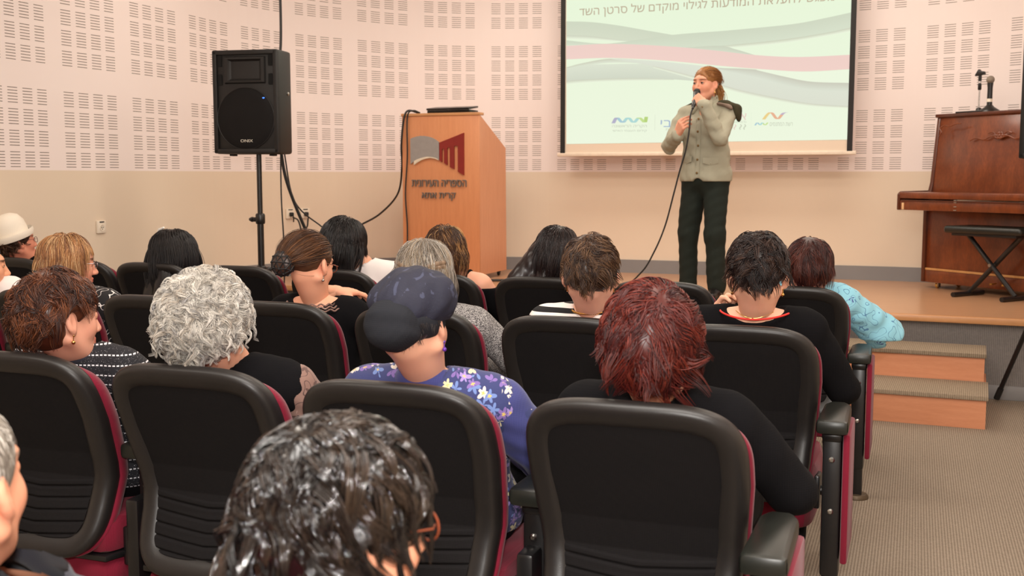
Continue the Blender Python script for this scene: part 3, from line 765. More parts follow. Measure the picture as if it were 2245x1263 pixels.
strip('grey_ribbon', [(L0, 292), (300, 315), (450, 308), (850, 252), (1250, 220), (1700, 176), (1950, 130), (R0+15, 85)], [(L0, 330), (300, 322), (450, 330), (900, 350), (1200, 332), (1650, 285), (1950, 238), (R0+10, 195)], g1, g2, 2)
strip('ribbon_shade', [(1150, 334), (1300, 322), (1650, 285), (1950, 238), (R0+10, 195)], [(1150, 350), (1300, 345), (1650, 312), (1950, 262), (R0+10, 225)], rgb(204, 208, 186), cb2, 2)
strip('grey_ribbon', [(930, 345), (1180, 332), (1300, 358), (1440, 400)], [(930, 350), (1180, 380), (1300, 392), (1440, 404)], rgb(206, 212, 192), g2, 3)
strip('grey_ribbon', [(L0, 492), (200, 472), (400, 464), (650, 466), (850, 505), (1050, 560)], [(L0, 585), (200, 576), (400, 568), (650, 566), (850, 575), (1050, 590)], rgb(222, 229, 210), rgb(211, 218, 200), 1)
strip('ribbon_shade', [(L0, 585), (200, 576), (400, 568), (650, 566), (850, 575)], [(L0, 612), (200, 600), (400, 590), (650, 584), (850, 580)], rgb(205, 208, 188), cb2, 1)
strip('ribbon_shade', [(L0, 488), (200, 455), (400, 425), (700, 440)], [(L0, 500), (200, 478), (400, 455), (700, 462)], rgb(206, 208, 188), rgb(226, 234, 214), 1)
strip('grey_ribbon', [(400, 424), (700, 440), (1000, 470), (1300, 505), (1600, 560), (1850, 592), (R0, 600)], [(400, 428), (700, 480), (1000, 555), (1300, 645), (1600, 710), (1850, 752), (R0, 772)], rgb(224, 230, 214), rgb(222, 226, 210), 2)
strip('ribbon_shade', [(700, 478), (1000, 553), (1300, 643), (1600, 708), (1850, 750), (R0, 770)], [(700, 490), (1000, 575), (1300, 668), (1600, 732), (1850, 770), (R0, 786)], rgb(208, 208, 190), cb2, 2)
strip('ribbon_shade', [(1150, 492), (1450, 505), (1650, 555), (1850, 592), (R0, 602)], [(1150, 500), (1450, 560), (1650, 615), (1850, 650), (R0, 662)], rgb(204, 204, 188), rgb(222, 228, 212), 3)
strip('white_gap', [(1450, 500), (1650, 515), (1850, 522), (R0, 505)], [(1450, 508), (1650, 555), (1850, 592), (R0, 600)], cb2, cb2, 4)
strip('pink_ribbon', [(L0, 332), (400, 318), (800, 335), (1150, 366), (1430, 398), (1750, 413), (R0+4, 396)], [(L0, 430), (400, 420), (800, 440), (1200, 478), (1500, 502), (1800, 518), (R0+2, 500)], rgb(241, 210, 201), pk, 5)
M['slide_text'] = glow('slide_text_brown', rgb(184, 166, 138), .9); 
def stext(s, x0, x1, y0, y1, m, dy=0):
    """a line of writing on the slide; dy: how much further up its right end stands"""
    xm = (x0+x1)/2; ym = (y0+y1)/2; a = sl(x0, ym+dy/2); c = sl(x1, ym-dy/2)
    t = text_mesh('slide_text', s, math.hypot(c[0]-a[0], c[1]-a[1]), sl(xm, y0)[1]-sl(xm, y1)[1], m, 0, True, scn)
    t.location = ((a[0]+c[0])/2, -.008, (a[1]+c[1])/2); t.rotation_euler = (0, -math.atan2(c[1]-a[1], c[0]-a[0]), 0); return t
stext('מפגש להעלאת המודעות לגילוי מוקדם של סרטן השד', 168, 2012, -6, 80, M['slide_text'], 112)
for nm, c in (('lavender', (160, 150, 205)), ('azure', (140, 190, 225)), ('aqua', (150, 215, 225)), ('lime', (190, 225, 110)), ('green', (165, 205, 80)), ('amber', (250, 200, 100)), ('orange', (245, 150, 110)), ('violet', (180, 150, 200)), ('greytext', (186, 190, 172)), ('blue', (140, 165, 215)), ('rose', (240, 190, 190)), ('rule', (200, 205, 188)), ('mauve', (180, 165, 185))):
    M['s_'+nm] = glow('slide_'+nm, rgb(*[x*.68+y*.32 for x, y in zip(c, (230, 246, 216))]), .9)
def wave(pts, wd, cols):
    p = spline([(*q, 0) for q in pts], 8); n = len(p)
    for k, cn in enumerate(cols):
        seg = p[k*n//len(cols):(k+1)*n//len(cols)+1]; V = []
        for a in seg: X0, Z0 = sl(a.x-wd*.5, a.y); X1, Z1 = sl(a.x+wd*.5, a.y); V += [(X0, -.0075, Z0), (X1, -.0075, Z1)]
        mesh_np('slide_logo', V, [(2*i, 2*i+1, 2*i+3, 2*i+2) for i in range(len(seg)-1)], M['s_'+cn], scn, smooth=False)
wave([(412, 893), (440, 852), (480, 888), (520, 852), (560, 888), (600, 852), (640, 886), (652, 846)], 26, ['lavender', 'azure', 'aqua', 'aqua', 'lime', 'green'])
wave([(1500, 865), (1535, 822), (1560, 818), (1600, 862), (1640, 822), (1668, 814)], 24, ['amber', 'orange', 'orange', 'violet'])
wave([(1438, 908), (1455, 888), (1475, 906), (1490, 888), (1510, 906), (1530, 888)], 13, ['azure', 'aqua', 'lime'])
stext('הקריה הראשונה', 405, 655, 905, 928, M['s_greytext']); stext('קידום העצמי האישי', 408, 655, 940, 958, M['s_greytext'])
stext('בי', 755, 835, 870, 920, M['s_blue']); stext('את', 792, 835, 930, 944, M['s_greytext'])
stext('ארו', 1270, 1375, 820, 868, M['s_rose']); stext('כל מה שטוב', 1275, 1375, 874, 890, M['s_greytext']); stext('רשת המתנסים', 1545, 1710, 886, 912, M['s_greytext'])
for x in (1292, 1332, 1362):
    p = [sl(x+9*math.sin(t*1.05)*(1 if t < 4 else .6), 902+t*6) for t in range(7)]
    b = MB(); b.tube([(a, -.0075, z) for a, z in p], .004, 6); b.build('slide_ribbon_mark', M['s_rose' if x < 1300 else 's_greytext'], scn)
for x, y0_, y1_ in ((714, 830, 945), (1411, 812, 928)):
    a = sl(x-1.5, y1_); c = sl(x+1.5, y0_); MB().box(((a[0]+c[0])/2, -.0075, (a[1]+c[1])/2), (c[0]-a[0], .001, c[1]-a[1])).build('slide_rule', M['s_rule'], scn)

# ---------------------------------------------------------------- sockets and cables
def on_wall(s, z, out=.0):
    u, v = wall_at(s); u2, v2 = wall_at(s+.02); d = np.array((u2-u, v2-v)); d /= np.hypot(*d); n = np.array((d[1], -d[0]))
    return (u+n[0]*out, v+n[1]*out, z), math.atan2(d[1], d[0])
def socket(s, z, label, plug=False, slot=True):
    loc, a = on_wall(s, z); r = empty('wall_socket', loc, a); tag(r, label, 'socket', None)
    MB().box((0, -.008, 0), (.085, .014, .085), bev=.003).build('plate', M['white_plastic'], r)
    MB().lathe([(.021, 0), (.021, .004), (.018, .002)], (0, -.015, -.006), 20, (R(90), 0, 0)).build('outlet', M['white_plastic'], r)
    b = MB()
    for x, zz in ((-.008, 0), (.008, 0), (0, -.012)): b.box((x, -.0195, zz-.004), (.004, .002, .006))
    b.build('contact_holes', M['darkhole'], r)
    MB().box((0, -.0155, .033), (.045, .002, .008)).build('label_strip', M['darkhole'], r)
    if plug:
        b = MB(); b.box((0, -.03, -.006), (.034, .03, .034), bev=.008); b.tube(spline([(0, -.045, -.006), (.002, -.055, -.03), (.004, -.05, -.07)], 5), .005, 8); b.build('plug', M['rubber'], r)
    return r
S_SOCK = [9.223, 11.339, 11.489]
socket(S_SOCK[0], 1.005, 'white wall socket on the left wall above the audience')
socket(S_SOCK[1], 1.03, 'white wall socket by the speaker cables, left of the pair', True)
socket(S_SOCK[2], 1.03, 'white wall socket with a round plug, right of the pair', True)
def cable(name, pts, r, label, n=10):
    o = MB().tube(spline(pts, n), r, 8).build(name, M['cable'], None); tag(o, label, 'cable'); return o
p1, _ = on_wall(S_SOCK[1]-.16, 0, .03)
cable('cable', [(SP[0]+.06, SP[1]+.16, 2.10), (SP[0]+.065, SP[1]+.18, 2.3), (SP[0]+.065, SP[1]+.18, 2.8), (SP[0]+.065, SP[1]+.18, CEIL-.005)], .009, 'black cable running from the top of the left loudspeaker up to the ceiling')
q1, _ = on_wall(S_SOCK[1], .0, .05)
cable('cable', [(SP[0]+.09, SP[1]+.10, 1.55), (SP[0]+.115, SP[1]+.14, 1.3), (SP[0]+.2, SP[1]+.25, .95), (SP[0]+.26, SP[1]+.36, .74), (SP[0]+.30, SP[1]+.40, .4), (SP[0]+.30, SP[1]+.40, .012)], .011, 'thick black cable from the right of the loudspeaker down past the sockets')
cable('cable', [(SP[0]+.05, SP[1]+.17, 1.55), (SP[0]+.06, SP[1]+.15, 1.2), (SP[0]+.075, SP[1]+.15, .8), (SP[0]+.07, SP[1]+.14, .4), (SP[0]+.08, SP[1]+.2, .012)], .005, 'thin cable hanging straight down beside the left speaker stand')
cable('cable', [(SP[0]+.07, SP[1]+.17, 1.55), (SP[0]+.10, SP[1]+.25, 1.18), (SP[0]+.22, SP[1]+.4, 1.0), (SP[0]+.30, SP[1]+.45, .93), (SP[0]+.24, SP[1]+.4, .78), (SP[0]+.11, SP[1]+.22, .55), (SP[0]+.12, SP[1]+.2, .012)], .005, 'thin cable looping out to the right below the left loudspeaker')
q2, _ = on_wall(S_SOCK[2], .0, .055)
cable('cable', [(q1[0], q1[1], 1.0), (q1[0]+.07, q1[1]-.03, .97), (q1[0]+.10, q1[1]-.04, .86), (q1[0]+.08, q1[1]-.05, .72), (q1[0]+.06, q1[1]-.06, ZS+.012)], .007, 'power lead with a moulded joint hanging from the left socket of the pair')
cable('cable', [(q2[0], q2[1], .98), (q2[0]-.01, q2[1]-.02, .9), (q2[0]-.12, q2[1]-.05, .80), (q2[0]-.16, q2[1]-.06, ZS+.012)], .007, 'power lead hanging from the round plug of the right socket')
cable('cable', [(LX+.14, LY+.05, ZS+LH1+.03), (LX+.10, LY-.0, ZS+LH1+.045), (LX+.055, LY-.014, ZS+LH1-.01), (LX+.05, LY-.012, 1.5), (LX+.03, LY-.012, 1.2), (LX+.045, LY-.012, .9), (LX+.03, LY-.012, ZS+.01)], .006, 'black cable hanging down the front left edge of the lectern')
cable('cable', [(LX+.13, LY+.06, ZS+LH1+.03), (LX+.04, LY-.01, ZS+LH1+.03), (LX-.0, LY-.015, 1.62), (LX-.02, LY+.03, 1.42), (LX-.12, LY+.15, 1.2), (LX-.32, LY+.22, 1.03), (LX-.50, LY+.20, .93), (LX-.72, LY+.16, .82), (LX-.9, LY+.1, ZS+.012)], .008, 'black cable sagging from the lectern top across to the wall sockets')
cable('cable', [(LX+.62, LY-.02, ZS+.012), (LX+.8, LY-.02, ZS+.012), (LX+1.0, LY+.05, ZS+.012), (LX+1.3, LY-.1, ZS+.012), (LX+1.6, LY+.2, ZS+.012)], .010, 'black cable lying on the stage floor to the right of the lectern')
# ---------------------------------------------------------------- implicit surfaces for people and clothes
def V3(*a): return np.array(a, float)
class Field:
    def __init__(s, lo, hi, h):
        h = np.broadcast_to(np.asarray(h, float), (3,))
        s.ax = [np.arange(lo[i], hi[i]+h[i], h[i], dtype=np.float32) for i in range(3)]
        s.D = np.full([len(a) for a in s.ax], 9, np.float32)
    def _sub(s, lo, hi):
        sl_ = tuple(slice(max(0, int(np.searchsorted(s.ax[i], lo[i]))-1), int(np.searchsorted(s.ax[i], hi[i]))+1) for i in range(3))
        return sl_, s.ax[0][sl_[0]][:, None, None], s.ax[1][sl_[1]][None, :, None], s.ax[2][sl_[2]][None, None, :]
    def _mix(s, sl_, d, k, op):
        D = s.D[sl_]
        if D.size == 0: return
        if op == 'u':
            if k: h = np.maximum(k-np.abs(D-d), 0)/k; r = np.minimum(D, d)-h*h*k*.25
            else: r = np.minimum(D, d)
        else:
            if k: h = np.maximum(k-np.abs(D+d), 0)/k; r = np.maximum(D, -d)+h*h*k*.25
            else: r = np.maximum(D, -d)
        s.D[sl_] = r
    def cone(s, a, b, ra, rb=None, k=.02, op='u'):
        rb = ra if rb is None else rb; a = np.asarray(a, float); b = np.asarray(b, float); m = .035+k
        sl_, X, Y, Z = s._sub(np.minimum(a-ra, b-rb)-m, np.maximum(a+ra, b+rb)+m)
        ba = b-a; l2 = max(1e-9, float(ba@ba))
        t = np.clip(((X-a[0])*ba[0]+(Y-a[1])*ba[1]+(Z-a[2])*ba[2])/l2, 0, 1)
        d = np.sqrt((X-a[0]-ba[0]*t)**2+(Y-a[1]-ba[1]*t)**2+(Z-a[2]-ba[2]*t)**2)-(ra+(rb-ra)*t)
        s._mix(sl_, d, k, op); return s
    def ell(s, c, r, rot=None, k=.02, op='u'):
        c = np.asarray(c, float); r = np.asarray(r, float); m = .035+k; R_ = r if rot is None else np.full(3, r.max())
        sl_, X, Y, Z = s._sub(c-R_-m, c+R_+m); X = X-c[0]; Y = Y-c[1]; Z = Z-c[2]
        if rot is not None:
            Q = np.array(Euler([R(a) for a in rot]).to_matrix()); X, Y, Z = (Q[0, i]*X+Q[1, i]*Y+Q[2, i]*Z for i in range(3))
        k0 = np.sqrt((X/r[0])**2+(Y/r[1])**2+(Z/r[2])**2); k1 = np.sqrt((X/r[0]**2)**2+(Y/r[1]**2)**2+(Z/r[2]**2)**2)
        s._mix(sl_, k0*(k0-1)/np.maximum(k1, 1e-6), k, op); return s
    def plane(s, p, n, k=.0):
        """keep what lies on the side the normal points away from"""
        n = np.asarray(n, float)/np.linalg.norm(n)
        d = (s.ax[0][:, None, None]-p[0])*n[0]+(s.ax[1][None, :, None]-p[1])*n[1]+(s.ax[2][None, None, :]-p[2])*n[2]
        s._mix((slice(None),)*3, -d.astype(np.float32), k, 's'); return s
    def ripple(s, amp, f, seed=0):
        r = np.random.RandomState(seed); w_ = 0
        X, Y, Z = s.ax[0][:, None, None], s.ax[1][None, :, None], s.ax[2][None, None, :]
        for i in range(5):
            q = r.normal(size=3)*f*(.6+.35*i); w_ = w_+np.sin(q[0]*X+q[1]*Y+q[2]*Z+r.uniform(0, 6))*(.5 if i > 2 else 1)
        s.D += (amp*w_/2.5).astype(np.float32); return s
    def mesh(s):
        D = s.D; n = D.shape; A = D < 0
        c8 = [A[i:n[0]-1+i, j:n[1]-1+j, k:n[2]-1+k] for i in (0, 1) for j in (0, 1) for k in (0, 1)]
        cnt = sum(c.astype(np.int8) for c in c8); mix = (cnt > 0) & (cnt < 8)
        I = np.argwhere(mix); idx = np.full(mix.shape, -1, np.int32); idx[mix] = np.arange(len(I))
        d = {(i, j, k): D[I[:, 0]+i, I[:, 1]+j, I[:, 2]+k] for i in (0, 1) for j in (0, 1) for k in (0, 1)}
        acc = np.zeros((len(I), 3)); num = np.zeros(len(I))
        for p in d:
            for a in range(3):
                if p[a] == 0:
                    q = list(p); q[a] = 1; q = tuple(q); x, y = d[p], d[q]; cr = (x < 0) != (y < 0)
                    t = np.where(cr, x/np.where(cr, x-y, 1), 0); pt = np.tile(np.array(p, float), (len(I), 1)); pt[:, a] = t
                    acc += pt*cr[:, None]; num += cr
        acc /= np.maximum(num, 1)[:, None]
        V = np.stack([s.ax[a][I[:, a]]+acc[:, a]*(s.ax[a][np.minimum(I[:, a]+1, n[a]-1)]-s.ax[a][I[:, a]]) for a in range(3)], 1)
        F = []
        for a in range(3):
            b, c = (a+1) % 3, (a+2) % 3
            s0 = [slice(None)]*3; s1 = [slice(None)]*3; s0[a] = slice(0, n[a]-1); s1[a] = slice(1, n[a])
            lo, hi = A[tuple(s0)], A[tuple(s1)]
            E_ = np.argwhere(lo != hi); ok = (E_[:, b] > 0) & (E_[:, c] > 0) & (E_[:, b] < n[b]-1) & (E_[:, c] < n[c]-1); E_ = E_[ok]
            if not len(E_): continue
            inside = lo[E_[:, 0], E_[:, 1], E_[:, 2]]
            def g(db, dc):
                q = E_.copy(); q[:, b] += db; q[:, c] += dc; return idx[q[:, 0], q[:, 1], q[:, 2]]
            Q = np.stack([g(-1, -1), g(0, -1), g(0, 0), g(-1, 0)], 1)
            F.append(np.where(inside[:, None], Q, Q[:, ::-1]))
        F = np.concatenate(F); F = F[(F >= 0).all(1)]
        return V, F

def relax(V, F, it=2, f=.5):
    for _ in range(it):
        acc = np.zeros_like(V); cn = np.zeros(len(V))
        for i in range(4):
            a, b = F[:, i], F[:, (i+1) % 4]
            np.add.at(acc, a, V[b]); np.add.at(acc, b, V[a]); np.add.at(cn, a, 1); np.add.at(cn, b, 1)
        V = V+f*(acc/np.maximum(cn, 1)[:, None]-V)
    return V
def join(parts):
    V, F, C, o = [], [], [], 0
    for v, f, c in parts:
        V.append(v); F.append(f+o); C.append(np.broadcast_to(np.asarray(c, float), (len(v), 3))); o += len(v)
    return np.concatenate(V), np.concatenate(F), np.concatenate(C)
def uvball(c, r, n=12):
    th = np.linspace(0, PI, n+1); ph = np.linspace(0, 2*PI, 2*n, endpoint=False); V = []
    for t in th:
        for p in ph: V.append((math.sin(t)*math.cos(p), math.cos(t), math.sin(t)*math.sin(p)))
    V = np.array(V); m = 2*n
    F = np.array([(i*m+j, i*m+(j+1) % m, (i+1)*m+(j+1) % m, (i+1)*m+j) for i in range(n) for j in range(m)])
    return V*np.asarray(r)+np.asarray(c), F, V

# ---------------------------------------------------------------- head, hand, body
def head_mesh(neck_to, face=True, h=.004, skin=(.8, .5, .4), old=0.0, lips=None, brow=None, ear=1.0, lo_=None):
    """a head about the point between the ears, face towards +y"""
    nb = np.asarray(neck_to, float)
    lo = np.minimum(V3(-.11, -.13, -.16), nb-.075); hi = np.maximum(V3(.11, .145, .145), nb+.075)
    f = Field(lo, hi, h)
    f.ell((0, -.012, .030), (.0745, .094, .085), k=0)
    f.ell((0, .036, -.025), (.060, .058, .085), k=.03)
    f.ell((0, .055, -.088), (.033, .032, .022), k=.035)
    for s in (-1, 1):
        f.cone((s*.060, .0, -.05), (s*.022, .062, -.088), .018, .016, k=.03)
        f.ell((s*.037, .062, -.025), (.024, .024, .026), k=.025)
    f.ell((0, .078, .032), (.048, .016, .014), k=.02)
    f.cone((0, .090, .014), (0, .113, -.030), .0075, .0105, k=.014)
    for s in (-1, 1):
        f.ell((s*.011, .102, -.034), (.0085, .010, .0075), k=.008)
        f.ell((s*.031, .097, .008), (.017, .013, .0105), k=.012, op='s')
        f.ell((s*.031, .0795, .008), (.0145, .0125, .0125), k=.004)
        f.ell((s*.076*ear, -.006, -.004), (.011, .0185, .031), (8, s*-12, s*22), k=.008)
        f.ell((s*.085*ear, .000, -.001), (.007, .010, .019), (8, s*-12, s*22), k=.006, op='s')
        f.ell((s*.074*ear, .003, -.030), (.008, .009, .011), k=.007)
    f.ell((0, .0925, -.0565), (.023, .0115, .0058), k=.008); f.ell((0, .0915, -.068), (.019, .0115, .0066), k=.008)
    f.ell((0, .108, -.0622), (.021, .010, .0016), k=.003, op='s')
    f.cone((0, -.022, -.045), nb, .047, .054, k=.03)
    V, F = f.mesh(); V = relax(V, F, 1, .4)
    sk = np.array(skin); C = np.tile(sk, (len(V), 1))
    g = lambda c, r: np.exp(-(((V-np.array(c))/np.array(r))**2).sum(1))
    red = np.array(lips if lips is not None else (sk[0]*.78, sk[1]*.45, sk[2]*.45))
    m = np.clip(2.2*g((0, .100, -.057), (.022, .03, .0065))+2.2*g((0, .100, -.068), (.019, .03, .007)), 0, 1)[:, None]*(V[:, 1:2] > .08); C = C*(1-m)+red*m
    for s in (-1, 1):
        m = np.clip(.28*g((s*.045, .07, -.03), (.03, .04, .025)), 0, .3)[:, None]; C = C*(1-m)+np.array((sk[0], sk[1]*.66, sk[2]*.62))*m
        m = np.clip(.3*g((s*.08, -.005, -.005), (.02, .03, .035)), 0, .3)[:, None]; C = C*(1-m)+np.array((sk[0], sk[1]*.72, sk[2]*.7))*m
        if face and brow is not None:
            m = np.clip(2.5*g((s*.033, .09, .0295), (.0185, .04, .0038)), 0, .92)[:, None]*(V[:, 1:2] > .06); C = C*(1-m)+np.array(brow)*m
    parts = [(V, F, C)]
    if face:
        for s in (-1, 1):
            v, q, n = uvball((s*.031, .0815, .008), (.0125,)*3, 12); d = np.array((0, 1, 0.0)); a = n@d
            c = np.where((a > .80)[:, None], np.array((.05, .03, .02)), np.array((.55, .50, .46))); c = np.where((a > .93)[:, None], np.array((.01, .01, .01)), c)
            parts.append((v, q, c))
            # lids
            fl = Field((s*.031-.022, .06, -.012), (s*.031+.022, .105, .03), .0015)
            fl.ell((s*.031, .0812, .0085), (.0150, .0140, .0140), k=0); fl.ell((s*.031, .0815, .008), (.0128, .0128, .0128), k=0, op='s')
            fl.ell((s*.031, .098, .0055), (.0135, .018, .0048), k=.001, op='s')
            lv, lf = fl.mesh(); lc = np.tile(sk*np.array((.92, .84, .8)), (len(lv), 1))
            e = np.exp(-((lv[:, 2]-.0105)/.0012)**2)*(lv[:, 1] > .088); lc = lc*(1-.8*e[:, None]); parts.append((lv, lf, lc))
    return parts

def hand_mesh(curl, thumb, skin, side=1, h=.0035, sc=1.0, nails=None):
    """wrist at the origin, fingers along +x, back of the hand +z, thumb towards +y*side"""
    f = Field((-.045, -.085, -.11), (.21, .085, .06), h)
    f.cone((-.035, 0, 0), (.012, 0, 0), .024, .024, k=0)
    ys = [.030, .010, -.010, -.028]; L = [(.042, .026, .021), (.046, .030, .022), (.043, .027, .021), (.034, .021, .018)]; kx = [.088, .092, .087, .078]
    f.ell((.050, .002, -.004), (.045, .036, .014), k=.015); tips = []
    for i, y in enumerate(ys):
        f.cone((.008, y*.6, 0), (kx[i], y, .002), .013, .0108, k=.012)
        p = V3(kx[i], y, .002); a = 0; r0 = .0098
        cv = curl[i] if hasattr(curl[0], '__len__') else curl
        for j in range(3):
            a += cv[j]; q = p+L[i][j]*V3(math.cos(a), (y*.22 if j == 0 else y*.05), -math.sin(a)); f.cone(p, q, r0, r0-.0011, k=.0035); p = q; r0 -= .0011
        tips.append((p, a))
    t0 = V3(.018, .022, -.006); T1, T2, T3 = [V3(*t) for t in thumb]
    f.cone(t0, T1, .017, .0125, k=.014); f.cone(T1, T2, .0118, .0105, k=.004); f.cone(T2, T3, .0104, .0085, k=.003)
    V, F = f.mesh(); C = np.tile(np.array(skin), (len(V), 1))
    parts = [(V, F, C)]
    if nails is not None:
        for (p, a) in tips:
            v, q, n = uvball((0, 0, 0), (.007, .005, .0022), 6); ca, sa = math.cos(a), -math.sin(a)
            nrm = V3(-sa, 0, ca); ax = V3(ca, 0, sa)
            # local axes: x along finger, y across, z outward
            w_ = v[:, 0:1]*ax+v[:, 1:2]*V3(0, 1, 0)+v[:, 2:3]*nrm
            parts.append((w_+p+nrm*.0058-ax*.001, q, np.array(nails)))
    out = []
    for v, q, c in parts:
        v = v*sc
        if side < 0: v = v*V3(1, -1, 1); q = q[:, ::-1]
        out.append((v, q, c))
    return out
def frame(x, z):
    """rotation whose columns are: fingers x, across, back of the hand z"""
    x = np.asarray(x, float); x /= np.linalg.norm(x); z = np.asarray(z, float); z = z-x*(z@x); z /= np.linalg.norm(z); y = np.cross(z, x)
    return np.stack([x, y, z], 1)
def place(parts, Q, t): return [(v@Q.T+np.asarray(t), q, c) for v, q, c in parts]
RELAX = dict(curl=(.35, .45, .3), thumb=[(.05, .045, -.018), (.078, .050, -.028), (.10, .044, -.034)])

SKIN = rgb(226, 160, 128)
M['skin'] = attrmat('skin', .5, .35, 0, .12, bmp=.06)
M['hair'] = attrmat('hair', .36, .45)
M['hair_dark'] = attrmat('dark_hair', .30, .45)
M['hair_wet'] = attrmat('wet_hair', .16, .7, .2)

def seated_prims(c):
    """list of (kind, args) for torso and limbs in the person's own frame: pelvis above the origin, facing +y"""
    g = c.get('g', 1.0); shz = c.get('shz', .80); sw = c.get('sw', .170); hb = c['neck']; lean = c.get('lean', 0.0)
    T = []
    T.append(('ell', (0, .0, .50), (.175*g, .135*g, .115), .03))
    T.append(('ell', (0, -.02+lean*.4, .62), (.150*g, .118*g, .14), .05))
    T.append(('ell', (0, -.075+lean*.8, .735), (.158*g, .108*g, .125), .05))
    T.append(('cone', (-sw+.02, -.10+lean, shz), (sw-.02, -.10+lean, shz), .056*g**.5, .056*g**.5, .04))
    for s in (-1, 1):
        T.append(('cone', hb+V3(0, -.005, -.01), (s*(sw-.035), -.10+lean, shz+.012), .048, .045, .03))
        T.append(('ell', (s*.075, .03+lean*.8, .70), (.068, .055*g, .06), .03))
    return T
def arm_pts(c, s):
    d = c.get('armR' if s > 0 else 'armL', {}); sw = c.get('sw', .170); shz = c.get('shz', .80); lean = c.get('lean', 0.0)
    S0 = V3(s*sw, -.095+lean, shz-.005)
    E = np.array(d.get('e', (s*.245, .05, .625)), float); W = np.array(d.get('w', (s*.10, .255, .60)), float)
    return S0, E, W
def add_prims(f, prims, off=0.0):
    for p in prims:
        if p[0] == 'ell': f.ell(p[1], np.array(p[2])+off, k=p[3])
        else: f.cone(p[1], p[2], p[3]+off, p[4]+off, k=p[5])
ARM_R = (.050, .041, .027)
def add_arm(f, c, s, off, upto=2.0, k=.02):
    """upto 1 = to the elbow, 2 = to the wrist"""
    S0, E, W = arm_pts(c, s); ga = c.get('g', 1.0)**.6
    ra, re, rw = (x*ga for x in ARM_R)
    if upto <= 1: f.cone(S0, S0+(E-S0)*upto, ra+off, ra+(re-ra)*upto+off, k=k)
    else:
        f.cone(S0, E, ra+off, re+off, k=k); t = upto-1; f.cone(E, E+(W-E)*t, re+off, re+(rw-re)*t+off, k=.012)
def add_legs(f, c, off, shin=True):
    d = c.get('knee', .44); fy = c.get('footy', d+.02)
    for s in (-1, 1):
        f.cone((s*.085, .02, .485), (s*.11, d, .465), .085+off, .062+off, k=.03)
        if shin:
            q = c['shoe_at'][0 if s > 0 else 1] if 'shoe_at' in c else (s*.11, fy, 0)
            f.cone((s*.11, d, .455), (q[0], q[1]-.03, .10), .056+off, .036+off, k=.02)

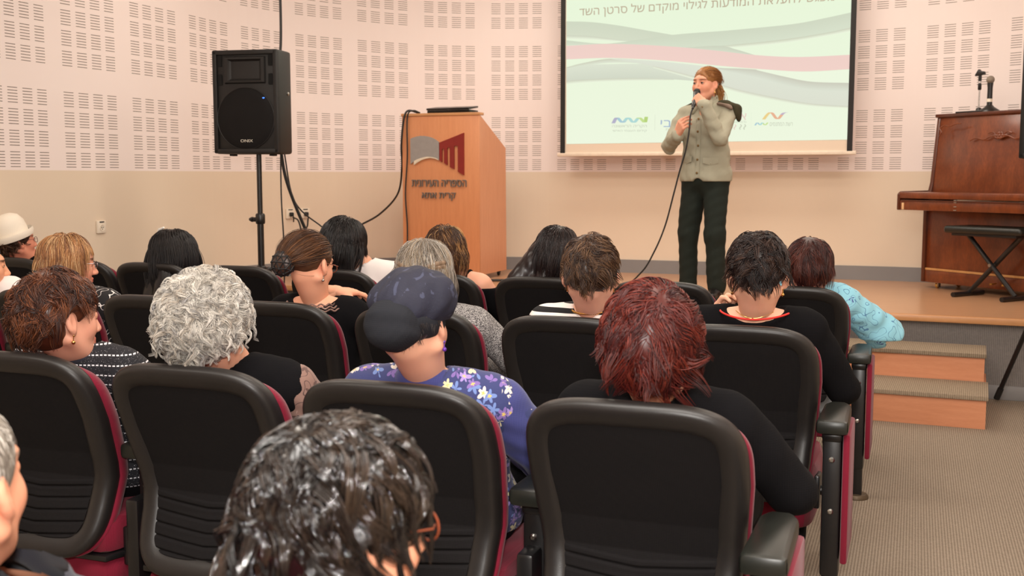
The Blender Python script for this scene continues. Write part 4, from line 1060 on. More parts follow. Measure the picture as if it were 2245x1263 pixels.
def person(c):
    """c: seat (row, index) or at, head (world), yaw, pitch, roll, clothes ..."""
    at = np.array(c['at'], float); Hd = np.array(c['head'], float)-at
    hs = c.get('hs', 1.0)
    Q = np.array(Euler((R(-c.get('pitch', 0)), R(c.get('roll', 0)), R(c.get('yaw', 0))), 'XYZ').to_matrix())
    Qh = np.array((Matrix.Rotation(R(c.get('yaw', 0)), 3, 'Z') @ Matrix.Rotation(R(-c.get('pitch', 0)), 3, 'X') @ Matrix.Rotation(R(c.get('roll', 0)), 3, 'Y')))
    lean = c.get('lean', 0.0)
    c['neck'] = np.array((Hd[0]*.35, -.115+lean, c.get('shz', .80)+.055)) if 'neck' not in c else np.array(c['neck'])
    skin = np.array(c.get('skin', SKIN))
    parts = []
    nb = (c['neck']-Hd)@Qh/hs
    hp = head_mesh(nb, c.get('face', False), c.get('hres', .0045), skin, lips=c.get('lips'), brow=c.get('brow', rgb(90, 60, 45)), ear=c.get('ear', 1))
    parts += [((v*hs)@Qh.T+Hd, f_, cc) for v, f_, cc in hp]
    fld = Field((-.36, -.42, .02), (.40, .72, c['neck'][2]+.06), (.009, .009, .009))
    add_prims(fld, seated_prims(c), -.006)
    bare = c.get('bare', {})
    for s in (-1, 1): add_arm(fld, c, s, -.003 if not bare.get(s) else 0)
    add_legs(fld, c, -.006)
    v, f_ = fld.mesh(); v = relax(v, f_, 1, .5); parts.append((v, f_, skin))
    for s in (-1, 1):
        d = c.get('armR' if s > 0 else 'armL', {}); S0, E, W = arm_pts(c, s)
        x = d.get('dir', (W-E)/np.linalg.norm(W-E)); z = d.get('back', (s*.25, -.1, 1))
        hp = hand_mesh(d.get('curl', RELAX['curl']), d.get('thumb', RELAX['thumb']), skin, side=s, h=.0045)
        parts += place(hp, frame(x, z), W)
    v, f_, cc = join(parts)
    root = mesh_np('person', v, f_, M['skin'], None, True, cc); root.location = at
    tag(root, c['label'], 'person', c.get('group'))
    # shirt
    m = c['shirt']; up = c.get('sleeve', 1.95)
    fld = Field((-.36, -.32, .42), (.36, .40, c['neck'][2]+.09), (.0085, .0085, .0085))
    off = c.get('off', .010)
    add_prims(fld, seated_prims(c), off)
    sep = c.get('sleeve_mat')
    for s in (-1, 1): add_arm(fld, c, s, off+.002, up if not sep else .18, k=.03)
    fld.ripple(c.get('wr', .004), 26, c.get('seed', 1))
    nk = c['neck']; no = c.get('neckline', (.068, .068, .06)); nz = c.get('nz', .012)
    fld.ell(nk+V3(0, c.get('ny', .0), nz+no[2]*.5), no, k=.006, op='s')
    fld.cone(nk, nk+(Hd-nk)*.9, .060, .07, k=.004, op='s')
    for p in c.get('cuts', []): fld.plane(*p)
    for p in c.get('holes', []): fld.ell(p[0], p[1], k=.006, op='s')
    fld.plane((0, 0, .455), (0, 0, -1))
    v, f_ = fld.mesh(); v = relax(v, f_, 2, .5)
    sh = mesh_np(c.get('shirt_name', 'shirt'), v, f_, m, root)
    if sep:
        for s in (-1, 1):
            fld = Field((-.38, -.32, .42), (.38, .55, c['neck'][2]+.05), (.0085, .0085, .0085)); add_arm(fld, c, s, off+.004, up)
            fld.ripple(.005, 30, s+5); v, f_ = fld.mesh(); mesh_np('sleeve', relax(v, f_, 2, .5), f_, sep, root)
    # trousers and shoes
    fld = Field((-.30, -.42, .06), (.30, .62, .60), (.011, .011, .011))
    fld.ell((0, .0, .50), np.array((.175*c.get('g', 1.0), .135*c.get('g', 1.0), .115))+.004, k=0); add_legs(fld, c, .006); fld.plane((0, 0, .57), (0, 0, 1)); fld.plane((0, 0, .10), (0, 0, -1))
    v, f_ = fld.mesh(); mesh_np('trousers', v, f_, c.get('trousers', M['cloth_black']), root)
    d = c.get('knee', .44); fy = c.get('footy', d+.02)
    sa = c.get('shoe_at', [(.11, fy, 0), (-.11, fy, 0)])
    for p in sa: shoe(root, p, 0, c.get('shoes', M['shoe_black']), c.get('sneaker', False))
    return root, Qh, Hd, hs

def shoe(root, at, rz, m, sneaker=False, parent=None):
    fld = Field((-.06, -.09, -.005), (.06, .20, .14), (.006, .006, .005))
    fld.cone((0, -.035, .04), (0, .05, .04), .036, .036, k=0); fld.cone((0, .05, .036), (0, .145, .026), .038, .03, k=.03); fld.cone((0, -.03, .05), (0, -.02, .105), .036, .034, k=.03)
    fld.plane((0, 0, .018 if sneaker else .008), (0, 0, -1)); fld.plane((0, 0, .105), (0, 0, 1))
    fld.ell((0, -.02, .12), (.028, .034, .03), k=.004, op='s')
    v, f_ = fld.mesh(); Q = np.array(Euler((0, 0, rz)).to_matrix())
    s = mesh_np('shoe', v@Q.T+np.array(at), f_, m, root)
    b = Field((-.06, -.09, -.005), (.06, .20, .04), (.006, .006, .004)); b.cone((0, -.035, .012), (0, .06, .012), .040, .042, k=0); b.cone((0, .06, .012), (0, .145, .012), .042, .034, k=.02)
    b.plane((0, 0, .022), (0, 0, 1)); b.plane((0, 0, .001), (0, 0, -1)); v, f_ = b.mesh()
    mesh_np('sole', v@Q.T+np.array(at), f_, M['sole_white'] if sneaker else M['rubber'], s)
    if sneaker:
        k = MB()
        for i in range(4): k.tube([Vector((-.02, .02+i*.02, .076-i*.006)), Vector((.0, .024+i*.02, .084-i*.006)), Vector((.02, .02+i*.02, .076-i*.006))], .003, 6)
        o = k.build('lace', M['lace_pink'], s); o.location = at; o.rotation_euler = (0, 0, rz)
    return s

# ---------------------------------------------------------------- hair
def tubes(P, rad, col, sides=3):
    """P (N,K,3) polylines, rad (N,K), col (N,K,3) -> V, F, C"""
    N, K, _ = P.shape
    T = np.gradient(P, axis=1); T /= np.maximum(np.linalg.norm(T, axis=2, keepdims=True), 1e-9)
    ref = np.where(np.abs(T[..., 2:3]) > .9, np.array((1., 0, 0)), np.array((0, 0, 1.)))
    ref = np.repeat(ref[:, K//2:K//2+1], K, 1)
    a = np.cross(T, ref); a /= np.maximum(np.linalg.norm(a, axis=2, keepdims=True), 1e-6); b = np.cross(a, T)
    V = np.stack([P+rad[..., None]*(math.cos(2*PI*i/sides)*a+math.sin(2*PI*i/sides)*b) for i in range(sides)], 2)
    C = np.repeat(col[:, :, None, :], sides, 2)
    base = (np.arange(N)[:, None, None]*K+np.arange(K-1)[None, :, None])*sides; i = np.arange(sides)[None, None, :]; j = (i+1) % sides
    F = np.stack([base+i, base+j, base+sides+j, base+sides+i], -1).reshape(-1, 4)
    return V.reshape(-1, 3), F, C.reshape(-1, 3)
def unit(v): return v/np.maximum(np.linalg.norm(v, axis=-1, keepdims=True), 1e-9)
def hair(root, Qh, Hd, hs, h):
    """h: dict of a hair style; everything in head coordinates, then moved to the person"""
    rs = np.random.RandomState(h.get('seed', 3))
    hc = np.array(h.get('c', (0, -.012, .034))); hr = np.array(h.get('r', (.080, .099, .090)))
    pole = unit(np.array(h.get('pole', (0, -.35, .94)))); K = h.get('K', 12)
    e1 = unit(np.array((0, 1., 0))-pole*pole[1]); e2 = np.cross(e1, pole)      # e1 front, e2 right
    te = h.get('te', (72, 92, 96, 118))                                         # hair line: front, temple, side, nape (degrees from the pole)
    tang = (0, 45, 95, 180)
    nc, npc = h.get('n', (260, 12)); 
    def roots(n):
        out = []
        while sum(len(o) for o in out) < n:
            d = unit(rs.normal(size=(n*3, 3))); th = np.degrees(np.arccos(np.clip(d@pole, -1, 1))); ph = np.degrees(np.abs(np.arctan2(d@e2, d@e1)))
            ok = th < np.interp(ph, tang, te)
            if 'mask' in h: ok &= h['mask'](d)
            out.append(d[ok])
        return np.concatenate(out)[:n]
    dc = roots(nc); dn = np.repeat(dc, npc, 0)+rs.normal(size=(nc*npc, 3))*h.get('spread', .10); dn = unit(dn); cl = np.repeat(np.arange(nc), npc)
    N = len(dn)
    thick = h.get('thick', .10); lay = rs.uniform(.0, 1, N)*thick; layc = rs.uniform(.25, 1, nc)*thick
    lay = .5*lay+.5*layc[cl]
    ext = h.get('grow', thick*.45) if h.get('mass', True) else 0
    P = hc+dn*hr*(1+ext-.03)
    ev = h.get('env', thick*.55); env = ev is not None; emax = 1+ext+(ev or 0)+.02
    Ln = h.get('L', .07); Lc = (1+rs.uniform(-1, 1, nc)*h.get('Lvar', .25)); L = Ln*Lc[cl]*(1+rs.uniform(-.12, .12, N))
    if 'Lfun' in h: L = L*h['Lfun'](dn)
    cn = rs.normal(size=(nc, 3)); ds = L/(K-1)
    d = None; out = [P]
    sweep = R(h.get('sweep', 0)); wf, wg, wi = h.get('flow', 1.0), h.get('grav', .3), h.get('inertia', .6); lift = h.get('lift', .8)
    for k in range(1, K):
        t = k/(K-1)
        nrm = unit((P-hc)/hr**2); fl = -(pole-nrm*(nrm@pole)[:, None]); fl = unit(fl)
        sd = np.cross(nrm, fl); fl = fl*math.cos(sweep)+sd*math.sin(sweep)
        if 'field' in h: fl = h['field'](P, nrm, fl, t)
        g = np.array((0, 0, -1.))@Qh if True else 0
        tgt = fl*wf+g*wg*min(1, t*1.6+.2)+nrm*lift*max(0, 1-t*h.get('liftfall', 2.2))+cn[cl]*h.get('noise', .25)+rs.normal(size=(N, 3))*h.get('frizz', .08)
        d = unit(tgt) if d is None else unit(d*wi+unit(tgt)*(1-wi))
        P = P+d*ds[:, None]
        q = (P-hc)/hr; e = np.linalg.norm(q, axis=1); em = 1+ext*.85+lay*.5*min(1, t*3)
        if 'collide' not in h or h['collide']: P = np.where((e < em)[:, None], hc+(P-hc)*(em/np.maximum(e, 1e-6))[:, None], P)
        if env:
            lim = np.where(P[:, 2] > hc[2]-.02, emax, 9.0); q = (P-hc)/hr; e = np.linalg.norm(q, axis=1)
            P = np.where((e > lim)[:, None], hc+(P-hc)*((lim+(e-lim)*.25)/np.maximum(e, 1e-6))[:, None], P)
        if 'push' in h: P = h['push'](P)
        out.append(P)
    P = np.stack(out, 1)
    # gather each lock towards its tip
    gd = P.reshape(nc, npc, K, 3).mean(1); t = np.linspace(0, 1, K)
    cp = h.get('clump', .55)*t**.8
    P = P*(1-cp[None, :, None])+gd[cl]*cp[None, :, None]
    if h.get('curl'):
        amp, turns = h['curl']; T = unit(np.gradient(gd, axis=1)); a = unit(np.cross(T, np.array((.3, .2, 1.)))); b = np.cross(T, a); ph = rs.uniform(0, 6.28, nc); sg = rs.choice([-1, 1], nc)
        tv = turns*(1+rs.uniform(-.3, .3, nc)); ang_ = ph[:, None]+sg[:, None]*tv[:, None]*2*PI*t[None]
        A = amp*(1+rs.uniform(-.3, .4, nc))[:, None]*np.minimum(1, t*2.5)[None]
        P = P+(A[..., None]*(np.cos(ang_)[..., None]*a+np.sin(ang_)[..., None]*b))[cl]
    if h.get('ears'):
        bad = np.zeros(N, bool)
        for sx in (-1, 1): bad |= ((((P-np.array((sx*.094, .000, -.010)))/np.array((.036, .026, .042)))**2).sum(-1) < 1).any(1)
        P = P[~bad]; cl = cl[~bad]; N = len(P)
    pal = np.array(h['cols']); pw = h.get('w'); ci = rs.choice(len(pal), nc, p=pw); mixs = rs.uniform(0, 1, N) < h.get('mixed', .25); cs = np.where(mixs, rs.choice(len(pal), N, p=pw), ci[cl])
    col = pal[cs]*(1+rs.uniform(-.22, .22, N))[:, None]; col = np.repeat(col[:, None], K, 1)
    if 'tint' in h: col = h['tint'](col, P, t)
    rad = h.get('rad', .0011)*(1+rs.uniform(-.25, .25, N))[:, None]*(1-.75*t[None]**2)
    parts = [tubes(P, rad, col)]
    # the dense body of hair below the strands
    ms = h.get('mass', True)
    if ms:
        lo = V3(-.16, -.20, -.18) if 'lo' not in h else np.array(h['lo']); hi = V3(.16, .13, .18)
        f = Field(lo, hi, .005); f.ell(hc, hr*(1+ext), k=0)
        for p in h.get('extra', []):
            (f.ell if p[0] == 'e' else f.cone)(*p[1:-1], k=p[-1])
        for p in h.get('minus', [((0, .135, -.040), (.088, .105, .125)), ((.085, .02, -.075), (.03, .05, .05)), ((-.085, .02, -.075), (.03, .05, .05)), ((0, -.03, -.125), (.12, .16, .055))]): f.ell(p[0], p[1], k=.02, op='s')
        if h.get('ears'):
            for sx in (-1, 1): f.ell((sx*.096, .002, -.012), (.038, .027, .042), k=.01, op='s')
        if 'mcut' in h:
            for p in h['mcut']: f.plane(*p, k=.01)
        f.ripple(h.get('mrip', .003), 70, 4)
        v, q = f.mesh(); v = relax(v, q, 1, .4)
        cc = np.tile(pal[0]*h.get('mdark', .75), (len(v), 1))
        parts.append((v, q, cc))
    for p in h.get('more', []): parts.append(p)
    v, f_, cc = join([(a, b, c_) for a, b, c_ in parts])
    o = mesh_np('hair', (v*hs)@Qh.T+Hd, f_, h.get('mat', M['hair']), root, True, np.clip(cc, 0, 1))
    return o
def at_head(o, Qh, Hd, hs):
    m = Matrix([list(r) for r in Qh]).to_4x4(); m = Matrix.Translation(Vector(Hd)) @ m @ Matrix.Scale(hs, 4); o.data.transform(m); return o
def field_part(root, nm, m, fn, Qh, Hd, hs, lo=(-.17, -.22, -.2), hi=(.17, .2, .2), h=.005, sm=2):
    f = Field(lo, hi, h); fn(f); v, q = f.mesh(); return mesh_np(nm, (relax(v, q, sm, .5)*hs)@Qh.T+Hd, q, m, root)
def earring(root, s, Qh, Hd, hs, kind='hoop', m=None):
    b = MB(); p = (s*.080, .003, -.045)
    if kind == 'hoop': b.tube([(p[0], p[1]+.008*math.cos(a), p[2]+.008*math.sin(a)) for a in np.linspace(0, 2*PI, 14, endpoint=False)], .0018, 6, closed=True)
    else:
        b.ball((p[0], p[1], p[2]+.006), .004, 8); b.tube([(p[0], p[1], p[2]+.004), (p[0], p[1], p[2]-.01)], .0012, 6); b.ball((p[0], p[1], p[2]-.013), .0055, 10)
    return at_head(b.build('earring', m or M['gold'], root), Qh, Hd, hs)
def glasses(root, Qh, Hd, hs, m, r=.019, lens=True):
    g = MB()
    for s in (-1, 1):
        g.tube([(s*.031+s*r*1.15*math.cos(a), .106-.12*abs(s*.031+s*r*math.cos(a))**1.6, .004+r*.85*math.sin(a)) for a in np.linspace(0, 2*PI, 20, endpoint=False)], .0015, 6, closed=True)
        g.tube([(s*.053, .101, .010), (s*.074, .085, .012), (s*.081, .0, .010), (s*.080, -.02, -.004)], .0014, 6)
    g.tube(spline([(-.011, .106, .008), (0, .109, .011), (.011, .106, .008)], 4), .0014, 6)
    return at_head(g.build('glasses', m, root), Qh, Hd, hs)
# ---------------------------------------------------------------- the audience
HEADS = {'A1': ('A', 0, (-0.573, 1.008, 0.99)), 'A2': ('A', 1, (-1.176, 1.059, 0.94)), 'B1': ('B', 3, (-2.203, 2.376, 0.959)), 'B2': ('B', 2, (-1.703, 2.358, 0.975)), 'B3': ('B', 1, (-1.112, 2.34, 0.993)), 'B4': ('B', 0, (-0.53, 2.322, 0.987)), 'C0': ('C', 5, (-3.362, 3.693, 0.975)), 'Cm': ('C', 6, (-3.907, 3.711, 0.938)), 'C2': ('C', 3, (-2.232, 3.756, 1.002)), 'C3': ('C', 2, (-1.677, 3.637, 0.984)), 'C4': ('C', 1, (-1.037, 3.599, 1.008)), 'C5': ('C', 0, (-0.473, 3.6, 1.026)), 'D1': ('D', 8, (-4.965, 5.036, 0.963)), 'D3': ('D', 6, (-3.814, 5.003, 0.908)), 'D5': ('D', 4, (-2.774, 5.007, 0.974)), 'D6': ('D', 3, (-2.176, 4.969, 0.968)), 'D7': ('D', 2, (-1.601, 4.951, 0.983)), 'D9': ('D', 0, (-0.423, 4.895, 0.946))}
M['cloth_black'] = fabric('black_cloth', rgb(15, 14, 16), .95, 380, .2, .3, spec=.12)
M['cloth_dark'] = fabric('dark_cloth', rgb(26, 23, 26), .95, 380, .2, .3, spec=.12)
M['cloth_slate'] = fabric('slate_cloth', rgb(52, 52, 62), .9, 380, .15, .3, sheen=.1)
M['cloth_white'] = fabric('white_cotton', rgb(240, 232, 228), .85, 420, .04, .15)
M['shoe_black'] = pm('black_shoe_leather', rgb(24, 21, 20), .35)
M['shoe_navy'] = fabric('navy_running_shoe', rgb(34, 34, 74), .7, 500, .2)
M['sole_white'] = pm('white_sole', rgb(232, 226, 196), .6); M['lace_pink'] = pm('pink_laces', rgb(240, 110, 150), .7)
M['clip_white'] = pm('white_hair_clip', rgb(245, 240, 235), .3)
def tweed():
    m, nt, b = newmat('grey_tweed'); v = coord(nt)
    n1 = noise(nt, v, 330, 2, .6); n2 = noise(nt, v, 120, 2)
    nt.links.new(ramp(nt, mth(nt, 'ADD', mth(nt, 'MULTIPLY', n1, .8), mth(nt, 'MULTIPLY', n2, .2)), [(.42, rgb(52, 50, 52)), (.54, rgb(150, 146, 144)), (.66, rgb(205, 200, 196))]), b.inputs['Base Color'])
    b.inputs['Roughness'].default_value = .95; bump(nt, b, n1, .5, .003); return m
M['tweed'] = tweed()
def striped(name, c1, c2, period, frac, dash=False):
    m, nt, b = newmat(name); v = coord(nt); sp = node(nt, 'ShaderNodeSeparateXYZ'); nt.links.new(v, sp.inputs[0])
    z = mth(nt, 'ADD', sp.outputs[2], mth(nt, 'MULTIPLY', noise(nt, v, 5, 1), .012))
    f = mth(nt, 'LESS_THAN', mth(nt, 'FRACT', mth(nt, 'DIVIDE', z, period)), frac)
    if dash:
        d = mth(nt, 'LESS_THAN', mth(nt, 'FRACT', mth(nt, 'DIVIDE', mth(nt, 'ADD', sp.outputs[0], mth(nt, 'MULTIPLY', sp.outputs[1], .8)), .014)), .62)
        sparkle = mth(nt, 'GREATER_THAN', noise(nt, v, 420, 1), .71)
        f = mth(nt, 'MAXIMUM', mth(nt, 'MULTIPLY', f, d), mth(nt, 'MULTIPLY', sparkle, .7))
    nt.links.new(mixc(nt, f, c1, c2), b.inputs['Base Color']); b.inputs['Roughness'].default_value = .85
    bump(nt, b, noise(nt, v, 260, 2), .3, .002); return m
M['stripes'] = striped('black_white_striped_knit', rgb(17, 16, 18), rgb(240, 232, 226), .032, .45)
M['dashes'] = striped('black_knit_white_dashes', rgb(18, 17, 24), rgb(214, 212, 216), .026, .13, True)
def flowers(name, base, base2, cols, centre, scale, size, density, lines=None):
    """scattered five-petalled flowers on cloth"""
    m, nt, b = newmat(name); v = coord(nt)
    vo = node(nt, 'ShaderNodeTexVoronoi'); vo.inputs['Scale'].default_value = scale; nt.links.new(v, vo.inputs['Vector'])
    rel = node(nt, 'ShaderNodeVectorMath', operation='SUBTRACT')
    sc_ = node(nt, 'ShaderNodeVectorMath', operation='SCALE'); sc_.inputs['Scale'].default_value = scale; nt.links.new(v, sc_.inputs[0])
    nt.links.new(v, rel.inputs[0]); nt.links.new(vo.outputs['Position'], rel.inputs[1])
    sp = node(nt, 'ShaderNodeSeparateXYZ'); nt.links.new(rel.outputs[0], sp.inputs[0])
    an = mth(nt, 'ARCTAN2', sp.outputs[2], mth(nt, 'ADD', sp.outputs[0], mth(nt, 'MULTIPLY', sp.outputs[1], .6)))
    pet = mth(nt, 'ADD', mth(nt, 'MULTIPLY', mth(nt, 'COSINE', mth(nt, 'MULTIPLY', an, 5.0)), .28), .72)
    r = mth(nt, 'DIVIDE', vo.outputs['Distance'], mth(nt, 'MULTIPLY', pet, size))
    cs = node(nt, 'ShaderNodeSeparateColor'); nt.links.new(vo.outputs['Color'], cs.inputs[0])
    on = mth(nt, 'MULTIPLY', mth(nt, 'LESS_THAN', r, 1.0), mth(nt, 'LESS_THAN', cs.outputs[0], density))
    fc = ramp(nt, cs.outputs[1], [(i/len(cols), c) for i, c in enumerate(cols)]); 
    for n_ in nt.nodes:
        if n_.type == 'VALTORGB': n_.color_ramp.interpolation = 'CONSTANT'
    g = mixc(nt, noise(nt, v, 9, 4), base, base2)
    if lines is not None:
        wv = node(nt, 'ShaderNodeTexNoise'); wv.inputs['Scale'].default_value = 16; wv.inputs['Detail'].default_value = 1; nt.links.new(v, wv.inputs['Vector'])
        ln = mth(nt, 'LESS_THAN', mth(nt, 'ABSOLUTE', mth(nt, 'SUBTRACT', mth(nt, 'FRACT', mth(nt, 'MULTIPLY', wv.outputs[0], 6.0)), .5)), .045); g = mixc(nt, ln, g, lines)
    g = mixc(nt, on, g, fc); ce_ = mth(nt, 'MULTIPLY', on, mth(nt, 'LESS_THAN', r, .32)); g = mixc(nt, ce_, g, centre)
    nt.links.new(g, b.inputs['Base Color']); b.inputs['Roughness'].default_value = .85; b.inputs['Sheen Weight'].default_value = .1
    bump(nt, b, noise(nt, v, 300, 2), .25, .002); return m
M['floral_blue'] = flowers('navy_flowered_knit', rgb(40, 45, 92), rgb(54, 61, 110), [rgb(214, 202, 158), rgb(150, 128, 190), rgb(104, 126, 180), rgb(205, 196, 190), rgb(120, 96, 160)], rgb(206, 178, 92), 34, .62, .85)
M['purple_knit'] = fabric('violet_blue_knit', rgb(62, 65, 118), .9, 420, .12, .25, sheen=.15)
M['floral_aqua'] = flowers('aqua_embroidered_cotton', rgb(150, 208, 226), rgb(134, 198, 220), [rgb(70, 84, 150), rgb(92, 110, 168)], rgb(120, 150, 190), 15, .40, .42, rgb(84, 132, 170))
M['lines_black'] = flowers('black_cloth_white_lines', rgb(16, 15, 18), rgb(18, 17, 20), [rgb(16, 15, 18)], rgb(16, 15, 18), 10, .2, .1, rgb(222, 216, 212))
M['lace'] = flowers('brown_lace', rgb(112, 82, 72), rgb(150, 118, 106), [rgb(86, 60, 54), rgb(170, 140, 126)], rgb(60, 44, 40), 30, .5, .6, rgb(74, 52, 48))
def capcloth():
    m, nt, b = newmat('navy_swirl_cap_cloth'); v = coord(nt)
    n1 = noise(nt, v, 26, 3, .6); w1 = node(nt, 'ShaderNodeTexWave'); w1.inputs['Scale'].default_value = 9; w1.inputs['Distortion'].default_value = 14; w1.inputs['Detail'].default_value = 2; nt.links.new(v, w1.inputs[0])
    f = mth(nt, 'MULTIPLY', mth(nt, 'GREATER_THAN', w1.outputs[1], .82), mth(nt, 'GREATER_THAN', n1, .54))
    nt.links.new(mixc(nt, mth(nt, 'MULTIPLY', f, .55), mixc(nt, n1, rgb(24, 24, 38), rgb(34, 35, 54)), rgb(72, 76, 100)), b.inputs['Base Color'])
    b.inputs['Roughness'].default_value = .8; bump(nt, b, noise(nt, v, 200, 2), .4, .002); return m
M['cap_navy'] = capcloth()
M['cap_black'] = fabric('black_matt_cap_cloth', rgb(36, 37, 42), .9, 420, .15, .25)
M['hat_white'] = fabric('cream_white_knitted_hat', rgb(246, 236, 220), .9, 300, .03, .3)
M['scarf_black'] = striped('black_sparkle_headscarf', rgb(22, 22, 34), rgb(150, 150, 165), .03, .0, True)
M['net'] = pm('black_crochet_net', rgb(22, 20, 22), .6)
M['frame_brown'] = pm('tortoiseshell_frame', rgb(120, 56, 32), .25); M['frame_steel'] = pm('silver_glasses_frame', rgb(150, 145, 150), .25, 1); M['frame_black'] = pm('black_glasses_frame', rgb(22, 20, 20), .3); M['frame_purple'] = pm('plum_glasses_frame', rgb(96, 44, 62), .3)

def base(key, **kw):
    row, k, hd = HEADS[key]; u, v = seat_pos(row, k)
    c = dict(at=(u+(hd[0]-u)*.45, v+.37, 0), head=hd); c.update(kw)
    if row == 'B' and k == 0: c.setdefault('hres', .004)
    return c
BLK, BLK2 = rgb(20, 17, 18), rgb(34, 28, 27)
def strands_style(**kw):
    d = dict(); d.update(kw); return d
PEOPLE = []
# nearest row
def A1():
    HEADS['A1'] = ('A', 0, (-.640, 1.138, .925)); globals()['A1_DV'] = .36
    c = base('A1', label='person seen close up from behind, wet-looking black wavy hair and dark glasses', shirt=M['cloth_dark'], yaw=-34, pitch=6, face=True, hs=1.0, hres=.004, shz=.74)
    r, Q, H_, s = person(c)
    hair(r, Q, H_, s, dict(seed=11, n=(330, 16), L=.095, Lvar=.35, thick=.15, r=(.081, .102, .091), sweep=16, noise=.5, lift=.5, grav=.55, flow=1.0, curl=(.006, .9), clump=.78, spread=.08, frizz=.06, rad=.0012, te=(66, 92, 104, 128), mat=M['hair_wet'], cols=[rgb(22, 17, 16), rgb(32, 24, 20), rgb(18, 15, 15), rgb(46, 34, 26)], mdark=.7, K=14,
         extra=[('c', (0, -.05, -.02), (0, -.06, -.10), .066, .05, .03)], minus=[((0, .135, -.045), (.088, .098, .125))], grow=.10))
    glasses(r, Q, H_, s, M['frame_brown'], .022)
def A2():
    c = base('A2', label='person with short grey hair cut off by the lower left picture corner', shirt=M['cloth_slate'], yaw=14, pitch=0, shz=.66, sw=.14, neckline=(.095, .085, .09), nz=-.015, hs=1.04, face=True, brow=rgb(120, 110, 100))
    r, Q, H_, s = person(c)
    hair(r, Q, H_, s, dict(seed=12, n=(500, 7), L=.022, thick=.04, r=(.0765, .096, .088), noise=.25, lift=.5, clump=.2, rad=.0009, te=(62, 84, 88, 116), cols=[rgb(150, 140, 128), rgb(196, 188, 178), rgb(110, 100, 92)], K=6, mdark=.7, minus=[((0, .135, -.045), (.09, .105, .125)), ((.085, .01, -.06), (.03, .04, .05)), ((-.085, .01, -.06), (.03, .04, .05)), ((0, -.03, -.115), (.12, .16, .055))]))
# third row
def B1():
    c = base('B1', label='person with short reddish brown hair and gold earring, in black white-dashed knit', shirt=M['dashes'], yaw=-22, pitch=4, face=True, skin=rgb(222, 160, 134), nz=.02, ear=1.06)
    r, Q, H_, s = person(c)
    hair(r, Q, H_, s, dict(seed=21, n=(300, 11), L=.062, Lvar=.3, thick=.16, r=(.084, .104, .100), c=(0, -.018, .022), sweep=-18, noise=.5, lift=.5, grav=.12, curl=(.004, .7), clump=.55, ears=True, rad=.0011, te=(70, 86, 92, 126), cols=[rgb(96, 52, 32), rgb(72, 40, 28), rgb(120, 70, 44), rgb(48, 28, 24)], mdark=.6, grow=.11, tint=lambda col, P, t: col*(1.0+.0*P[..., :1]),
         minus=[((0, .140, -.040), (.092, .105, .125)), ((.078, .060, -.045), (.034, .048, .06)), ((.092, .016, -.062), (.034, .036, .052)), ((-.092, .016, -.062), (.034, .036, .052)), ((0, -.03, -.175), (.12, .16, .05))]))
    earring(r, 1, Q, H_, s, 'drop', M['gold'])
    f = Field((-.2, -.28, .7), (.2, .1, 1.0), .007); nk = c['neck']
    f.ell(nk+V3(0, .0, -.005), (.10, .085, .045), k=0); f.ell(nk+V3(0, .01, .03), (.066, .064, .09), k=.004, op='s'); v, q = f.mesh(); mesh_np('collar', relax(v, q, 2), q, M['cloth_slate'], r)
def B2():
    c = base('B2', label='person with curly silver grey hair, black vest and brown lace sleeves', shirt=M['cloth_black'], sleeve_mat=M['lace'], sleeve=1.5, yaw=4, pitch=3, skin=rgb(224, 164, 136), armR=dict(e=(.265, .02, .62)), nz=.03)
    r, Q, H_, s = person(c)
    hair(r, Q, H_, s, dict(seed=22, n=(900, 10), L=.060, Lvar=.3, thick=.16, r=(.094, .112, .106), c=(0, -.02, .014), noise=.5, lift=.45, grav=.08, curl=(.0075, 1.3), clump=.80, spread=.06, frizz=.10, rad=.00075, te=(74, 96, 104, 128), cols=[rgb(204, 197, 187), rgb(174, 169, 163), rgb(222, 215, 205), rgb(146, 142, 140), rgb(190, 178, 164)], w=[.34, .2, .26, .08, .12], mdark=.55, grow=.12, K=18,
         minus=[((0, .150, -.045), (.098, .105, .135)), ((0, -.0, -.168), (.12, .16, .05))]))
    earring(r, 1, Q, H_, s, 'drop', M['steel'])
